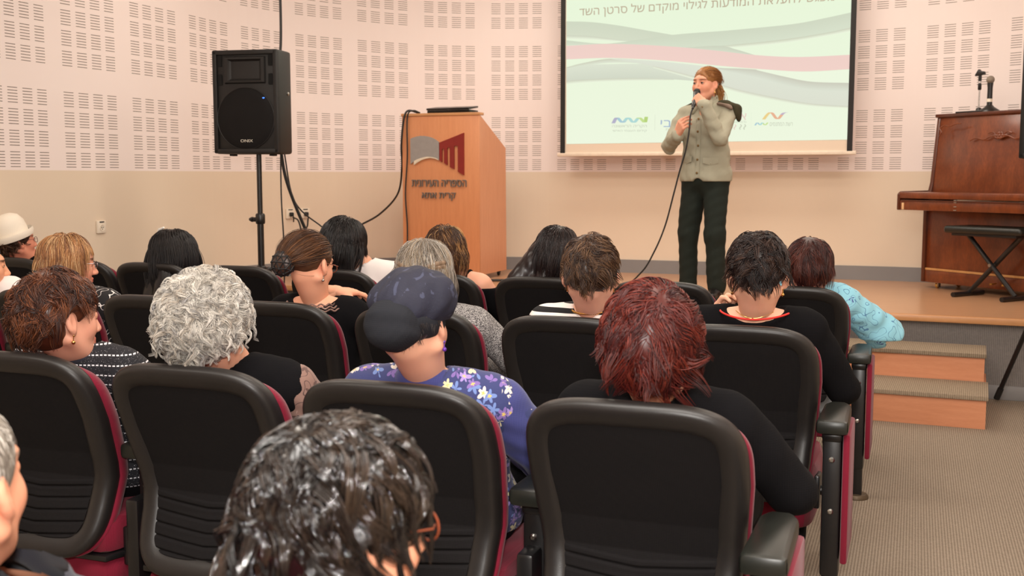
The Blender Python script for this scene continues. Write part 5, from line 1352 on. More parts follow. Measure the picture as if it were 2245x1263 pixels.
def B3():
    c = base('B3', hs=.96, label='person in a navy cap with a black bun cover and a blue flowered top', shirt=M['floral_blue'], sleeve_mat=M['purple_knit'], yaw=2, pitch=4, roll=-4, skin=rgb(222, 166, 138), g=1.12, sw=.178, armR=dict(e=(.285, .03, .62)), nz=.02, neckline=(.064, .062, .06))
    r, Q, H_, s = person(c)
    f = Field((-.2, -.28, .7), (.2, .1, 1.0), .007); nk = c['neck']
    f.ell(nk+V3(0, .0, -.0), (.085, .078, .045), k=0); f.ell(nk+V3(0, .01, .03), (.062, .060, .09), k=.004, op='s'); v, q = f.mesh(); mesh_np('collar', relax(v, q, 2), q, M['purple_knit'], r)
    hair(r, Q, H_, s, dict(seed=23, n=(120, 8), L=.03, thick=.03, r=(.079, .097, .088), noise=.6, lift=.5, grav=.4, clump=.5, rad=.0008, te=(60, 80, 92, 128), cols=[rgb(46, 38, 36), rgb(70, 58, 52)], K=7, mask=lambda d: (d[:, 2] < .1) & (d[:, 1] < .3), grow=.02))
    def cap(f):
        f.ell((0, -.012, .050), (.090, .110, .088), (-8, 0, 0), k=0); f.ell((.012, .02, .075), (.082, .085, .068), k=.04)
        f.cone((-.05, -.045, .07), (.080, -.015, .075), .034, .040, k=.04)
        f.plane((0, -.04, .000), (.0, .30, -1)); f.ripple(.004, 60, 2)
    field_part(r, 'cap', M['cap_navy'], cap, Q, H_, s)
    def band(f):
        f.ell((0, -.014, .015), (.0835, .103, .062), (-6, 0, 0), k=0); f.plane((0, 0, .045), (0, -.1, 1)); f.plane((0, 0, -.028), (0, .30, -1)); f.ripple(.0015, 80, 3)
    field_part(r, 'cap_band', M['cap_black'], band, Q, H_, s)
    def bun(f):
        f.ell((-.012, -.104, .010), (.066, .046, .064), (10, 0, 8), k=0); f.ell((-.012, -.085, .010), (.070, .026, .068), (10, 0, 8), k=.012); f.ripple(.0025, 70, 5)
    field_part(r, 'bun_cover', M['cap_black'], bun, Q, H_, s)
    earring(r, 1, Q, H_, s, 'drop', pm('violet_bead', rgb(92, 40, 150), .3))
def B4():
    c = base('B4', label='person with thick wine-red hair in a black pullover, arm on the aisle armrest', shirt=M['cloth_black'], yaw=10, pitch=6, skin=rgb(222, 160, 128), g=1.08, sw=.180, armR=dict(e=(.300, -.02, .635), w=(.23, .22, .650)), nz=.05)
    r, Q, H_, s = person(c)
    hair(r, Q, H_, s, dict(seed=24, n=(400, 14), L=.066, Lvar=.3, thick=.14, r=(.094, .110, .106), c=(0, -.022, .012), pole=(.25, -.62, .75), sweep=24, noise=.4, lift=.45, grav=.12, curl=(.004, .7), clump=.6, rad=.0011, te=(96, 104, 108, 112), cols=[rgb(92, 30, 24), rgb(74, 24, 21), rgb(112, 42, 30), rgb(56, 19, 19)], mdark=.6, grow=.12,
         minus=[((0, .150, -.04), (.096, .105, .14)), ((0, -.0, -.155), (.12, .16, .05))]))
    for q in (-1, 1): earring(r, q, Q, H_, s, 'drop')
# second row
def C0():
    c = base('C0', label='person with straight light brown hair and silver glasses, in a black top with white lines', shirt=M['lines_black'], yaw=-36, pitch=4, face=True, skin=rgb(232, 164, 136))
    r, Q, H_, s = person(c)
    hair(r, Q, H_, s, dict(seed=31, env=.10, n=(240, 10), L=.19, Lvar=.12, Lfun=lambda d: np.where(d[:, 1] > .30, .36, 1), thick=.16, r=(.082, .101, .090), noise=.16, lift=.5, grav=.9, flow=.8, inertia=.5, clump=.45, rad=.0012, pole=(0, -.05, 1), te=(46, 58, 74, 90), cols=[rgb(158, 106, 64), rgb(186, 136, 88), rgb(126, 84, 56), rgb(200, 158, 114)], K=14, mdark=.6, grow=.07, extra=[('c', (-.045, -.045, -.02), (-.05, -.05, -.095), .052, .04, .03), ('c', (.045, -.045, -.02), (.05, -.05, -.095), .052, .04, .03)],
         minus=[((0, .135, -.045), (.092, .098, .13)), ((0, 0, -.165), (.14, .16, .045))]))
    glasses(r, Q, H_, s, M['frame_steel'])
def Cm():
    HEADS['Cm'] = ('C', 6, (-3.86, 3.705, .950))
    c = base('Cm', label='person in a white blouse and sparkling black headscarf at the left picture edge', shirt=M['cloth_white'], yaw=-38, pitch=2, face=True, skin=rgb(232, 166, 130), shz=.83, neckline=(.06, .06, .06), nz=.03)
    r, Q, H_, s = person(c)
    def scarf(f):
        f.ell((0, -.018, .042), (.084, .104, .088), k=0); f.cone((0, -.09, -.0), (0, -.12, -.06), .04, .03, k=.03); f.ell((0, .14, -.05), (.10, .105, .125), k=.012, op='s'); f.plane((0, 0, -.03), (0, .4, -1)); f.ripple(.002, 70, 1)
    field_part(r, 'headscarf', M['scarf_black'], scarf, Q, H_, s)
def net_bun(c, r):
    """crocheted net over a bun: bars of a geodesic pattern"""
    b = MB(); t = bmesh.new(); bmesh.ops.create_icosphere(t, subdivisions=2, radius=1)
    for e in t.edges:
        p, q = [Vector((v.co.x*r[0], v.co.y*r[1], v.co.z*r[2]))*1.04+Vector(c) for v in e.verts]; b.tube([p, (p+q)/2*1.0, q], .0028, 5)
    for v in t.verts: b.ball(Vector((v.co.x*r[0], v.co.y*r[1], v.co.z*r[2]))*1.05+Vector(c), .0045, 6)
    t.free(); return b
def C2():
    c = base('C2', label='person with brown hair in a netted bun and a black short-sleeved top', shirt=M['cloth_black'], sleeve=.62, yaw=-12, pitch=14, face=True, ear=1.12, skin=rgb(238, 172, 140), bare={1: 1, -1: 1}, nz=-.004, neckline=(.105, .085, .06), ny=-.02, lean=.10,
             armR=dict(e=(.215, .07, .725), w=(.20, .31, .80), dir=(-.2, .9, .1), curl=(.5, .6, .4)), armL=dict(e=(-.22, .14, .77), w=(-.075, .27, .862), dir=(.55, .8, -.10), back=(0, -.2, 1), curl=(.25, .35, .25)))
    r, Q, H_, s = person(c)
    bc, br = (-.022, -.122, -.018), (.050, .036, .048)
    def fld(P, nrm, fl, t):
        d = unit(np.array(bc)-P); return d-nrm*np.sum(d*nrm, 1, keepdims=True)*.9
    v, q, n = uvball(bc, br, 14)
    hair(r, Q, H_, s, dict(seed=32, env=None, ears=True, n=(260, 12), L=.17, Lvar=.06, Lfun=lambda d: np.clip(np.arccos(np.clip(d@unit(np.array((-.10, -.95, -.28))), -1, 1))*.098/.17, .1, 1.3), thick=.05, r=(.079, .099, .090), noise=.04, lift=.04, grav=.0, frizz=.03, inertia=.5, clump=.3, rad=.0009, pole=(0, .35, .94), te=(40, 70, 100, 128), field=fld, cols=[rgb(96, 64, 44), rgb(70, 46, 34), rgb(132, 88, 56), rgb(56, 38, 30)], K=14, mdark=.8, grow=.035, more=[(v, q, np.tile(np.array(rgb(64, 44, 36)), (len(v), 1)))],
         minus=[((0, .135, -.045), (.09, .105, .118)), ((.085, .015, -.06), (.03, .04, .055)), ((-.085, .015, -.06), (.03, .04, .055)), ((0, -.02, -.136), (.12, .16, .05))]))
    at_head(net_bun(bc, br).build('bun_net', M['net'], r), Q, H_, s)
    glasses(r, Q, H_, s, M['frame_brown']); earring(r, 1, Q, H_, s, 'drop', M['steel'])
    nk = c['neck']; L_ = MB()
    for k_ in range(3): L_.tube([(nk[0]+(.106+.012*k_)*math.sin(a), nk[1]-.03-(.092+.010*k_)*math.cos(a), nk[2]-.006-.010*k_+.004*math.sin(a*18+k_)) for a in np.linspace(-1.5, 1.5, 60)], .0035, 5)
    L_.build('lace_neckline', M['lace'], r)
    return r
def C3():
    c = base('C3', hs=1.05, label='person with long grey hair and a braid, in a grey tweed jacket', shirt=M['tweed'], shirt_name='jacket', yaw=6, pitch=6, skin=rgb(222, 164, 140), sw=.178, armR=dict(e=(.30, .03, .62)), nz=.02)
    r, Q, H_, s = person(c)
    br = MB(); 
    pts = [(.090*math.sin(a), -.018-.105*math.cos(a), .012+.03*abs(math.sin(a))) for a in np.linspace(-1.2, 1.2, 40)]
    V_, F_, C_ = [], [], []; o = 0
    for i, p in enumerate(pts):
        for j in (-1, 1):
            v, q, n = uvball((p[0], p[1]*1.02, p[2]+j*.006*(1 if i % 2 else -1)), (.010, .009, .012), 5); V_.append(v); F_.append(q); C_.append(np.tile(np.array(rgb(126, 104, 84))*(1+.25*math.sin(i*1.7+j)), (len(v), 1)))
    more = list(zip(V_, F_, C_))
    hair(r, Q, H_, s, dict(seed=33, env=.10, n=(230, 12), L=.24, Lvar=.2, thick=.10, r=(.081, .101, .092), noise=.2, lift=.35, grav=1.0, flow=.7, inertia=.55, clump=.5, frizz=.10, rad=.00095, curl=(.004, 1.2), pole=(0, -.02, 1), te=(50, 70, 84, 100), cols=[rgb(150, 138, 126), rgb(186, 178, 168), rgb(116, 104, 92), rgb(168, 150, 128)], K=16, mdark=.6, grow=.06, more=more, lo=(-.16, -.2, -.24),
         extra=[('c', (-.045, -.055, -.02), (-.05, -.06, -.12), .055, .045, .03), ('c', (.045, -.05, -.02), (.06, -.04, -.13), .055, .04, .03)], minus=[((0, .135, -.045), (.09, .098, .13))]))
def C4():
    c = base('C4', label='person with short brown hair and gold hoop earrings, in a black and white striped top', shirt=M['stripes'], yaw=13, pitch=8, skin=rgb(234, 176, 150), nz=.015, ear=1.14, shz=.825)
    r, Q, H_, s = person(c)
    hair(r, Q, H_, s, dict(seed=34, ears=True, n=(330, 12), L=.055, Lvar=.3, thick=.12, r=(.086, .105, .097), c=(0, -.016, .036), pole=(0, -.5, .87), sweep=20, noise=.45, lift=.35, grav=.2, curl=(.003, .6), clump=.6, rad=.001, te=(86, 92, 88, 108), cols=[rgb(70, 48, 36), rgb(96, 68, 48), rgb(52, 36, 30), rgb(120, 90, 66)], mdark=.6, grow=.085,
         minus=[((0, .135, -.040), (.09, .105, .13)), ((.088, .010, -.055), (.030, .036, .055)), ((-.088, .010, -.055), (.030, .036, .055)), ((0, -.01, -.125), (.12, .16, .05))]))
    for q in (-1, 1): earring(r, q, Q, H_, s, 'hoop')
    nk = c['neck']; b = MB()
    for a in np.linspace(-1.9, 1.9, 46): b.ball((nk[0]+.070*math.sin(a), nk[1]-.070*math.cos(a)-.004, nk[2]+.012-.016*math.cos(a)), .0038, 6)
    b.build('necklace', M['gold'], r)
def C5():
    c = base('C5', label='person with short black brushed-up hair, red-edged neckline and pearl earrings', shirt=M['cloth_black'], yaw=4, pitch=12, skin=rgb(242, 186, 156), nz=-.002, neckline=(.100, .085, .06), ny=-.02, g=1.05, sw=.180, shoe_at=[(.155, -.30, 0), (-.11, .12, 0)], footy=.12, shoes=M['shoe_navy'], sneaker=True, ear=1.14, shz=.845, armR=dict(e=(.285, -.0, .64), w=(.20, .22, .66)), armL=dict(e=(-.22, .14, .66), w=(-.135, .06, .82), dir=(.15, -.2, 1), back=(-.6, .6, 0), curl=(.6, .7, .5)))
    r, Q, H_, s = person(c)
    hair(r, Q, H_, s, dict(seed=35, ears=True, n=(320, 13), L=.06, Lvar=.35, thick=.20, r=(.082, .101, .092), c=(0, -.014, .036), pole=(0, -.42, .9), sweep=-20, noise=.5, lift=.75, grav=.1, curl=(.004, .7), clump=.65, rad=.001, te=(88, 92, 90, 112), Lfun=lambda d: 1+.5*np.clip(d[:, 2], 0, 1), cols=[rgb(40, 28, 26), rgb(28, 20, 20), rgb(62, 42, 34)], mdark=.6, grow=.09,
         minus=[((0, .135, -.040), (.09, .105, .13)), ((.088, .010, -.055), (.030, .036, .055)), ((-.088, .010, -.055), (.030, .036, .055)), ((0, -.015, -.118), (.12, .16, .05))]))
    for q in (-1, 1): earring(r, q, Q, H_, s, 'drop', M['gold'])
    nk = c['neck']; b = MB(); b.tube([(nk[0]+.112*math.sin(a), nk[1]-.022-.088*math.cos(a), nk[2]-.010+.016*abs(math.sin(a))**2) for a in np.linspace(-1.7, 1.7, 40)], .0034, 6); b.build('red_trim', pm('red_edging', rgb(214, 44, 34), .7), r)
    b = MB(); b.tube([(nk[0]+.066*math.sin(a), nk[1]-.068*math.cos(a), nk[2]+.008-.02*max(0, math.cos(a))**3) for a in np.linspace(-1.9, 1.9, 40)], .0014, 5); b.ball((nk[0], nk[1]-.070, nk[2]-.014), .004, 8); b.build('necklace', M['gold'], r)
# front row
def D1():
    c = base('D1', label='person in a cream white hat with turned-up brim and dark glasses, by the left wall', shirt=M['cloth_black'], yaw=-22, pitch=-4, face=True, skin=rgb(226, 150, 122), sw=.150, armL=dict(e=(-.185, .05, .62)))
    r, Q, H_, s = person(c)
    hair(r, Q, H_, s, dict(seed=41, env=.10, n=(130, 9), L=.075, thick=.14, r=(.081, .1, .088), noise=.5, lift=.6, grav=.6, curl=(.008, 1.4), clump=.8, rad=.0014, te=(60, 80, 96, 118), cols=[rgb(66, 44, 32), rgb(92, 62, 42)], K=12, mask=lambda d: (d[:, 2] < -.05) & (d[:, 1] < .35), grow=.05, mdark=.7))
    b = MB(); b.lathe([(.100, -.012), (.106, -.010), (.112, .004), (.100, .006), (.097, .03), (.092, .075), (.072, .112), (.04, .130), (.002, .135)], (0, 0, 0), 40)
    b.lathe([(.098, -.012), (.118, -.016), (.126, .004), (.122, .022), (.116, .006), (.100, .0)], (0, 0, 0), 40)
    h = b.build('hat', M['hat_white'], r, 60); h.data.transform(Matrix.Translation((0, -.018, .038)) @ Matrix.Rotation(R(16), 4, 'X')); at_head(h, Q, H_, s)
    glasses(r, Q, H_, s, M['frame_purple'])
def D3():
    c = base('D3', hs=1.12, label='person with long straight black hair held by a white clip', shirt=M['cloth_black'], yaw=-16, pitch=8, roll=-10, face=True, skin=rgb(226, 166, 136), shz=.76, armR=dict(e=(.24, .02, .60)))
    r, Q, H_, s = person(c)
    hair(r, Q, H_, s, dict(seed=42, env=.10, n=(200, 11), L=.34, Lvar=.12, thick=.14, r=(.084, .104, .094), noise=.10, lift=.4, grav=1.0, flow=.6, inertia=.5, clump=.35, frizz=.04, rad=.0013, pole=(0, .0, 1), te=(46, 66, 80, 100), cols=[rgb(20, 17, 19), rgb(30, 25, 25)], K=16, mat=M['hair_dark'], mdark=.9, grow=.07, lo=(-.18, -.22, -.30), extra=[('c', (-.05, -.05, -.02), (-.07, -.085, -.22), .062, .055, .03), ('c', (.03, -.06, -.02), (.03, -.095, -.22), .06, .055, .03)], minus=[((0, .135, -.045), (.09, .098, .13))]))
    b = MB(); b.tube([(-.075, -.05, .118), (-.045, -.055, .134), (-.01, -.057, .141)], .009, 10, taper=[.004, .010, .004]); at_head(b.build('hair_clip', M['clip_white'], r), Q, H_, s)
    glasses(r, Q, H_, s, M['frame_black'])
def D5():
    c = base('D5', hs=1.08, label='person with chin-length black hair and a white shirt, leaning to the right', shirt=M['cloth_white'], yaw=4, pitch=8, roll=10, skin=rgb(226, 166, 136), shz=.835, sw=.195, armR=dict(e=(.33, .10, .66)))
    c['at'] = (c['at'][0]+.13, c['at'][1], 0)
    r, Q, H_, s = person(c)
    hair(r, Q, H_, s, dict(seed=43, env=.10, n=(220, 11), L=.20, Lvar=.15, thick=.24, r=(.088, .106, .098), c=(0, -.02, .04), noise=.22, lift=.8, grav=.75, flow=.9, inertia=.5, clump=.45, frizz=.06, rad=.0013, pole=(0, -.1, 1), te=(50, 74, 84, 100), cols=[BLK, BLK2], K=14, mat=M['hair_dark'], mdark=.9, grow=.12, extra=[('c', (-.03, -.05, -.02), (-.03, -.06, -.11), .078, .055, .03), ('c', (.03, -.05, -.02), (.035, -.05, -.11), .078, .055, .03)], minus=[((0, .14, -.045), (.092, .098, .13))]))
def D6():
    c = base('D6', label='person with brown highlighted hair and bare shoulders in a black off-shoulder top', shirt=M['cloth_black'], sleeve=.9, yaw=2, pitch=3, skin=rgb(238, 176, 146), bare={1: 1, -1: 1}, shz=.815, armR=dict(e=(.265, .02, .60)))
    c['cuts'] = [((0, 0, .795), (0, 0, 1))]
    r, Q, H_, s = person(c)
    hair(r, Q, H_, s, dict(seed=44, env=.10, n=(220, 10), L=.19, Lvar=.2, thick=.18, r=(.082, .101, .092), noise=.22, lift=.6, grav=.8, flow=.8, inertia=.5, clump=.55, frizz=.06, curl=(.005, .8), rad=.0012, pole=(0, -.1, 1), te=(50, 72, 84, 100), cols=[rgb(88, 58, 38), rgb(176, 130, 82), rgb(66, 42, 30), rgb(204, 160, 108)], w=[.4, .22, .26, .12], K=14, mdark=.6, grow=.09, extra=[('c', (-.03, -.05, -.02), (-.03, -.06, -.12), .065, .045, .03), ('c', (.03, -.05, -.02), (.035, -.05, -.12), .065, .045, .03)], minus=[((0, .135, -.045), (.09, .098, .13))]))
    for q in (-1, 1): MB().tube(spline([(q*.095, -.17, .76), (q*.10, -.155, .83), (q*.105, -.10, .878), (q*.10, -.03, .83)], 6), .009, 8).build('shoulder_strap', M['cloth_black'], r)
def D7():
    c = base('D7', label='person with long dark brown hair falling behind the seat, head bowed to the right', shirt=M['cloth_dark'], yaw=2, pitch=10, roll=14, skin=rgb(226, 166, 136))
    r, Q, H_, s = person(c)
    hair(r, Q, H_, s, dict(seed=45, env=.10, n=(220, 11), L=.32, Lvar=.2, thick=.14, r=(.082, .101, .092), noise=.16, lift=.4, grav=.95, flow=.7, inertia=.5, clump=.5, frizz=.05, rad=.0012, pole=(0, -.05, 1), te=(48, 70, 82, 100), cols=[rgb(34, 22, 22), rgb(46, 30, 27), rgb(26, 18, 19)], K=16, mat=M['hair_dark'], mdark=.85, grow=.07, lo=(-.20, -.2, -.26), extra=[('c', (-.05, -.05, -.02), (-.12, -.08, -.17), .062, .05, .03), ('c', (.03, -.06, -.02), (.0, -.08, -.16), .06, .05, .03)], minus=[((0, .135, -.045), (.09, .098, .13))]))
def D9():
    c = base('D9', label='person with short dark auburn hair in a light blue embroidered blouse at the aisle', shirt=M['floral_aqua'], shirt_name='blouse', sleeve=1.45, off=.016, wr=.007, yaw=-4, pitch=6, skin=rgb(230, 166, 136), sw=.185, g=1.08, armR=dict(e=(.325, .03, .645), w=(.22, .26, .66)), bare={1: 1, -1: 1}, nz=.0, neckline=(.09, .08, .06))
    r, Q, H_, s = person(c)
    hair(r, Q, H_, s, dict(seed=46, n=(260, 11), L=.085, Lvar=.25, thick=.12, r=(.088, .107, .099), c=(0, -.018, .030), noise=.3, lift=.4, grav=.35, flow=1, clump=.5, rad=.0012, pole=(0, -.3, .95), te=(70, 90, 98, 122), cols=[rgb(70, 32, 28), rgb(52, 25, 24), rgb(92, 44, 34)], mdark=.6, grow=.09, minus=[((0, .140, -.045), (.092, .105, .13)), ((0, -.01, -.145), (.12, .16, .05))]))
    f = Field((.1, -.2, .5), (.5, .4, .95), .008); S0, E_, W_ = arm_pts(c, 1)
    f.cone(S0+V3(.0, 0, .005), E_+V3(.015, .0, .005), .066, .082, k=0); f.cone(E_+V3(.015, 0, .005), E_+(W_-E_)*.5, .080, .05, k=.04); f.ripple(.006, 40, 8); f.plane((0, 0, .625), (0, 0, -1)); v, q = f.mesh(); mesh_np('puffed_sleeve', relax(v, q, 2), q, M['floral_aqua'], r)
for fn in (A1, A2, B1, B2, B3, B4, C0, Cm, C2, C3, C4, C5, D1, D3, D5, D6, D7, D9): fn()
# ---------------------------------------------------------------- the speaker on the stage
def speaker():
    at = V3(-1.375, 7.62, ZS); rz = R(165.5); skin = np.array(rgb(224, 160, 132))
    Hd = V3(0.0, .022, 1.470); hs = .98
    Qh = np.array((Matrix.Rotation(R(-10), 3, 'Z') @ Matrix.Rotation(R(1), 3, 'X')))
    neck = V3(0, -.025, 1.325); sw = .162
    SL, EL, WL = V3(-sw, -.005, 1.275), V3(-.185, .185, 1.10), V3(-.092, .262, 1.325)
    SR, ER, WR = V3(sw, -.005, 1.275), V3(.228, .105, 1.055), V3(.092, .262, 1.125)
    parts = [((v*hs)@Qh.T+Hd, f_, c) for v, f_, c in head_mesh((neck-Hd)@Qh/hs, True, .0032, skin, lips=rgb(176, 92, 84), brow=rgb(128, 84, 60))]
    def torso(f, off):
        f.ell((0, 0, .84), np.array((.160, .115, .12))+off, k=0)
        f.ell((0, 0, 1.0), np.array((.140, .105, .15))+off, k=.05)
        f.ell((0, .005, 1.17), np.array((.150, .108, .14))+off, k=.05)
        for s in (-1, 1): f.ell((s*.07, .075, 1.165), np.array((.065, .05, .06))+off, k=.04)
        f.cone((-sw+.02, -.01, 1.275), (sw-.02, -.01, 1.275), .052+off, .052+off, k=.04)
        for s in (-1, 1): f.cone(neck+V3(0, -.005, -.01), (s*(sw-.04), -.012, 1.285), .046+off, .042+off, k=.03)
    def arms(f, off, r=(.050, .043, .028), k=.02, short=0):
        for S0, E, W in ((SL, EL, WL), (SR, ER, WR)):
            f.cone(S0, E, r[0]+off, r[1]+off, k=k); f.cone(E, E+(W-E)*(1-short), r[1]+off, r[2]+(r[1]-r[2])*short+off, k=.012)
    def legs(f, off, rr=(.088, .066, .058, .05)):
        for s, ax_, ay in ((1, .132, -.03), (-1, -.108, .02)):
            K = V3(ax_*.93, ay+.03, .45); f.cone((s*.080, 0, .80), K, rr[0]+off, rr[1]+off, k=.03); f.cone(K, (ax_, ay, .09), rr[2]+off, rr[3]+off, k=.03)
    f = Field((-.33, -.2, .03), (.33, .38, 1.40), .009); torso(f, -.004); arms(f, -.006); legs(f, -.016)
    v, q = f.mesh(); parts.append((relax(v, q, 1), q, skin))
    nail = rgb(200, 40, 48)
    g = hand_mesh((1.05, 1.25, .75), [(.055, .038, -.036), (.082, .026, -.052), (.098, .008, -.056)], skin, -1, .0028, .93)
    parts += place(g, frame((.078, -.028, .055), (-.30, .90, .25)), WL)
    g = hand_mesh([(.55, .6, .4), (.7, .75, .5), (.85, .85, .55), (.95, .9, .6)], [(.045, .050, -.016), (.070, .066, -.030), (.090, .066, -.044)], skin, 1, .0028, .93, nails=nail)
    parts += place(g, frame((-.55, .30, .75), (.55, .75, -.35)), WR)
    v, q, c = join(parts)
    root = mesh_np('person', v, q, M['skin'], None, True, c); root.location = at; root.rotation_euler = (0, 0, rz)
    tag(root, 'standing person with a blond ponytail and khaki uniform jacket speaking into a microphone on stage', 'person')
    M['khaki'] = fabric('khaki_uniform_cotton', rgb(168, 165, 146), .8, 420, .07, .2)
    M['uniform_trousers'] = fabric('dark_green_uniform_trousers', rgb(37, 43, 38), .85, 380, .15, .3)
    M['olive'] = fabric('dark_olive_beret_felt', rgb(62, 58, 42), .95, 300, .2, .4); M['taupe'] = fabric('taupe_beret_lining', rgb(134, 116, 104), .85, 300, .15)
    # jacket
    f = Field((-.34, -.24, .78), (.34, .36, 1.42), .0065)
    torso(f, .012); f.ell((0, .0, .86), (.182, .130, .14), k=.05); f.ell((0, 0, 1.0), (.160, .118, .15), k=.05)
    arms(f, .009, (.048, .043, .034), .02, .05)
    for W, E in ((WL, EL), (WR, ER)): d = unit(W-E); f.cone(W-d*.05, W-d*.012, .047, .045, k=.004)
    f.ripple(.005, 34, 3); f.ripple(.0035, 62, 9)
    f.plane((0, 0, .812), (0, 0, -1)); f.cone((0, .20, .79), (0, .10, .80), .036, .036, k=.004, op='s')
    f.ell(neck+V3(0, .010, .035), (.062, .064, .06), k=.004, op='s'); f.cone(neck+V3(0, .02, .03), (0, .12, 1.255), .050, .012, k=.004, op='s')
    f.cone((.0, .165, 1.24), (.0, .175, .82), .0445, .0445, k=0, op='s') if False else None
    v, q = f.mesh(); v = relax(v, q, 2, .4); jk = mesh_np('jacket', v, q, M['khaki'], root)
    def front(x, z):
        m = (np.abs(v[:, 0]-x) < .012) & (np.abs(v[:, 2]-z) < .012) & (v[:, 1] < .17); return v[m, 1].max()
    zs = np.linspace(.845, 1.235, 26); ys = np.array([front(.012, z) for z in zs]); ys = np.convolve(np.pad(ys, 2, 'edge'), np.ones(5)/5, 'valid')
    b = MB(); P = [(-.0, y+.002, z) for y, z in zip(ys, zs)]
    b.tube([(-.016, y-.0005, z) for y, z in zip(ys, zs)], .0025, 6); b.tube([(.016, y-.0005, z) for y, z in zip(ys, zs)], .0025, 6); b.build('placket_seam', M['khaki'], jk)
    for z in (.87, .96, 1.055, 1.15, 1.235):
        MB().lathe([(.0075, 0), (.0085, .003), (.006, .006), (.001, .0065)], (0, float(np.interp(z, zs, ys))-.001, z), 14, (R(-90), 0, 0)).build('button', M['brass_dark'], jk)
    for s, zz in ((-1, .945), (1, .955)):
        y = front(s*.095, zz); t = MB(); t.prism([(-.055, .028), (.055, .028), (.055, -.010), (0, -.026), (-.055, -.010)], -.003, .004, 'y', bev=.002); t.lathe([(.006, 0), (.007, .003), (.004, .005)], (0, .003, -.010), 10, (R(-90), 0, 0))
        p = t.build('pocket_flap', M['khaki'], jk); p.location = (s*.090, y-.004, zz); p.rotation_euler = (R(2), 0, R(-s*31))
    f = Field((-.13, -.13, 1.22), (.13, .15, 1.44), .005)
    f.cone(neck+V3(0, 0, -.005), neck+V3(0, .006, .052), .080, .070, k=0); f.cone(neck+V3(0, -.002, -.06), neck+V3(0, .012, .11), .070, .063, k=.002, op='s')
    for s in (-1, 1): f.cone((s*.040, .045, 1.345), (s*.066, .088, 1.285), .024, .016, k=.012)
    f.cone((0, .03, 1.40), (0, .13, 1.25), .044, .030, k=.004, op='s'); f.plane((0, .112, 0), (0, 1, 0))
    a, q2 = f.mesh(); mesh_np('collar', relax(a, q2, 2), q2, M['khaki'], jk)
    for E, W in ((EL, WL), (ER, WR)):
        d = unit(W-E); p = W-d*.04+V3(0, .0, 0)+unit(np.cross(d, V3(1, 0, .2)))*.0
        MB().ball(tuple(W-d*.035+V3(.0, .045, .010)), .0055, 8).build('button', M['brass_dark'], jk)
    ep = MB().box((0, 0, 0), (.11, .052, .012), bev=.005).build('epaulette', M['olive'], root); ep.location = (.118, -.010, 1.345); ep.rotation_euler = (0, R(24), R(4))
    # beret folded under the left shoulder strap
    f = Field((-.30, -.16, 1.16), (.02, .16, 1.44), .0055)
    f.ell((-.172, -.02, 1.328), (.064, .072, .020), (4, -20, 8), k=0); f.ell((-.222, -.022, 1.272), (.020, .056, .060), (0, 8, 6), k=.03); f.ell((-.125, .0, 1.342), (.035, .050, .014), (0, -12, 0), k=.03); f.ripple(.003, 50, 2)
    a, q2 = f.mesh(); be = mesh_np('beret', relax(a, q2, 2), q2, M['olive'], root)
    f = Field((-.26, .0, 1.24), (.02, .17, 1.42), .0055); f.ell((-.145, .048, 1.328), (.056, .034, .012), (18, -10, -12), k=0); f.ell((-.185, .052, 1.312), (.034, .026, .012), (18, -24, -12), k=.02); f.ripple(.003, 60, 7)
    a, q2 = f.mesh(); mesh_np('lining', relax(a, q2, 2), q2, M['taupe'], be)
    # trousers, shoes
    f = Field((-.26, -.2, .03), (.26, .22, .93), .008)
    f.ell((0, 0, .84), (.168, .122, .12), k=0); legs(f, .004, (.084, .068, .062, .060)); f.ripple(.004, 26, 6); f.plane((0, 0, .92), (0, 0, 1)); f.plane((0, 0, .045), (0, 0, -1))
    a, q2 = f.mesh(); mesh_np('trousers', relax(a, q2, 2), q2, M['uniform_trousers'], root)
    shoe(root, (.132, -.03, 0), R(-14), M['shoe_black']); shoe(root, (-.108, .02, 0), R(10), M['shoe_black'])
    # hair drawn back into a ponytail
    pb = np.array((0, -.108, .020))
    def fld(P, nrm, fl, t):
        d = unit(pb-P); return d-nrm*np.sum(d*nrm, 1, keepdims=True)*.9
    rs = np.random.RandomState(5); n = 420; K = 12; t = np.linspace(0, 1, K)
    base_ = np.array([(.012*x, -.106-.006*abs(y), .018+.012*y) for x, y in rs.normal(size=(n, 2))])
    off = rs.normal(size=(n, 3))*np.array((.016, .012, .0)); ln = .19*(1+rs.uniform(-.25, .08, n))
    path = np.stack([np.zeros(K), -.050*np.sin(t*2.2), -t**1.3], 1)
    PP = base_[:, None]+path[None]*np.stack([np.ones(n), np.ones(n), ln], 1)[:, None]+off[:, None]*np.sin(t*2.6)[None, :, None]
    PP = (PP-np.array((0, 0, 0)))
    pal = np.array([rgb(190, 134, 76), rgb(218, 168, 104), rgb(164, 112, 62)]); pc = np.repeat(pal[rs.choice(3, n)][:, None], K, 1)
    pony = tubes(PP, np.full((n, K), .0016)*(1-.6*t[None]**3), pc)
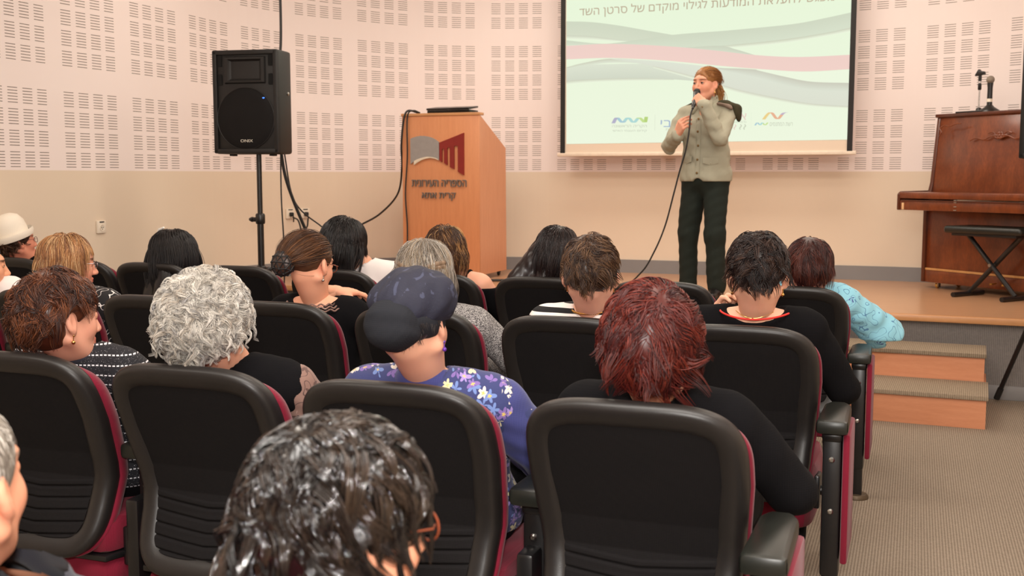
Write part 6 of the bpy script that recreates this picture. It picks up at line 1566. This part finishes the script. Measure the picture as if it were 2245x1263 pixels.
    hair(root, Qh, Hd, hs, dict(seed=51, env=None, ears=True, n=(220, 13), L=.16, Lvar=.05, Lfun=lambda d: np.clip(np.arccos(np.clip(d@unit(np.array((0, -.98, -.12))), -1, 1))*.096/.16, .1, 1.3), thick=.03, r=(.0775, .097, .088), noise=.03, lift=.03, grav=0, frizz=.03, inertia=.5, clump=.25, rad=.0009, pole=(0, .45, .89), te=(34, 62, 100, 128), field=fld, cols=[rgb(168, 112, 60), rgb(196, 140, 80), rgb(146, 94, 50)], K=13, mdark=.75, grow=.025, more=[pony],
         minus=[((0, .132, -.042), (.088, .098, .122)), ((.085, .035, -.07), (.03, .05, .055)), ((-.085, .035, -.07), (.03, .05, .055)), ((0, -.03, -.122), (.12, .16, .05))]))
    earring(root, -1, Qh, Hd, hs, 'drop')
    # microphone
    Mr = Matrix.Translation(Vector(at)) @ Matrix.Rotation(rz, 4, 'Z')
    ball = Vector((-.006, .172, 1.412)); end = Vector((-.036, .285, 1.318)); ax = (end-ball).normalized()
    mic = empty('handheld_microphone', Mr @ ball); mic.rotation_euler = (Mr.to_3x3() @ ax.to_track_quat('Z', 'Y').to_matrix()).to_euler()
    tag(mic, 'black hand-held microphone in front of the standing speaker\'s mouth', 'microphone')
    MB().ball((0, 0, 0), (.0245, .0245, .026), 20).build('grille', pm('dark_wire_mesh', rgb(40, 38, 36), .45, .5, .4, 400, .6), mic)
    MB().lathe([(.0225, .018), (.0205, .03), (.0165, .06), (.0145, .15), (.013, .165), (.009, .17), (.008, .19)], (0, 0, 0), 18).build('body', M['metal_black'], mic)
    e = Mr @ (ball+ax*.185)
    cable('microphone_cable', [e, e+Vector((-.012, -.015, -.05)), (-1.427, 7.28, 1.651), (-1.449, 7.28, 1.516), (-1.489, 7.29, 1.38), (-1.529, 7.3, 1.228), (-1.587, 7.31, 1.012), (-1.662, 7.32, 0.834), (-1.755, 7.33, 0.687), (-1.93, 7.34, .56), (-2.3, 7.4, ZS+.008), (-2.8, 7.7, ZS+.008)], .0055, 'black microphone cable hanging from the speaker\'s hand down to the stage')
M['brass_dark'] = pm('dull_brass_button', rgb(140, 116, 78), .4, .8)
speaker()
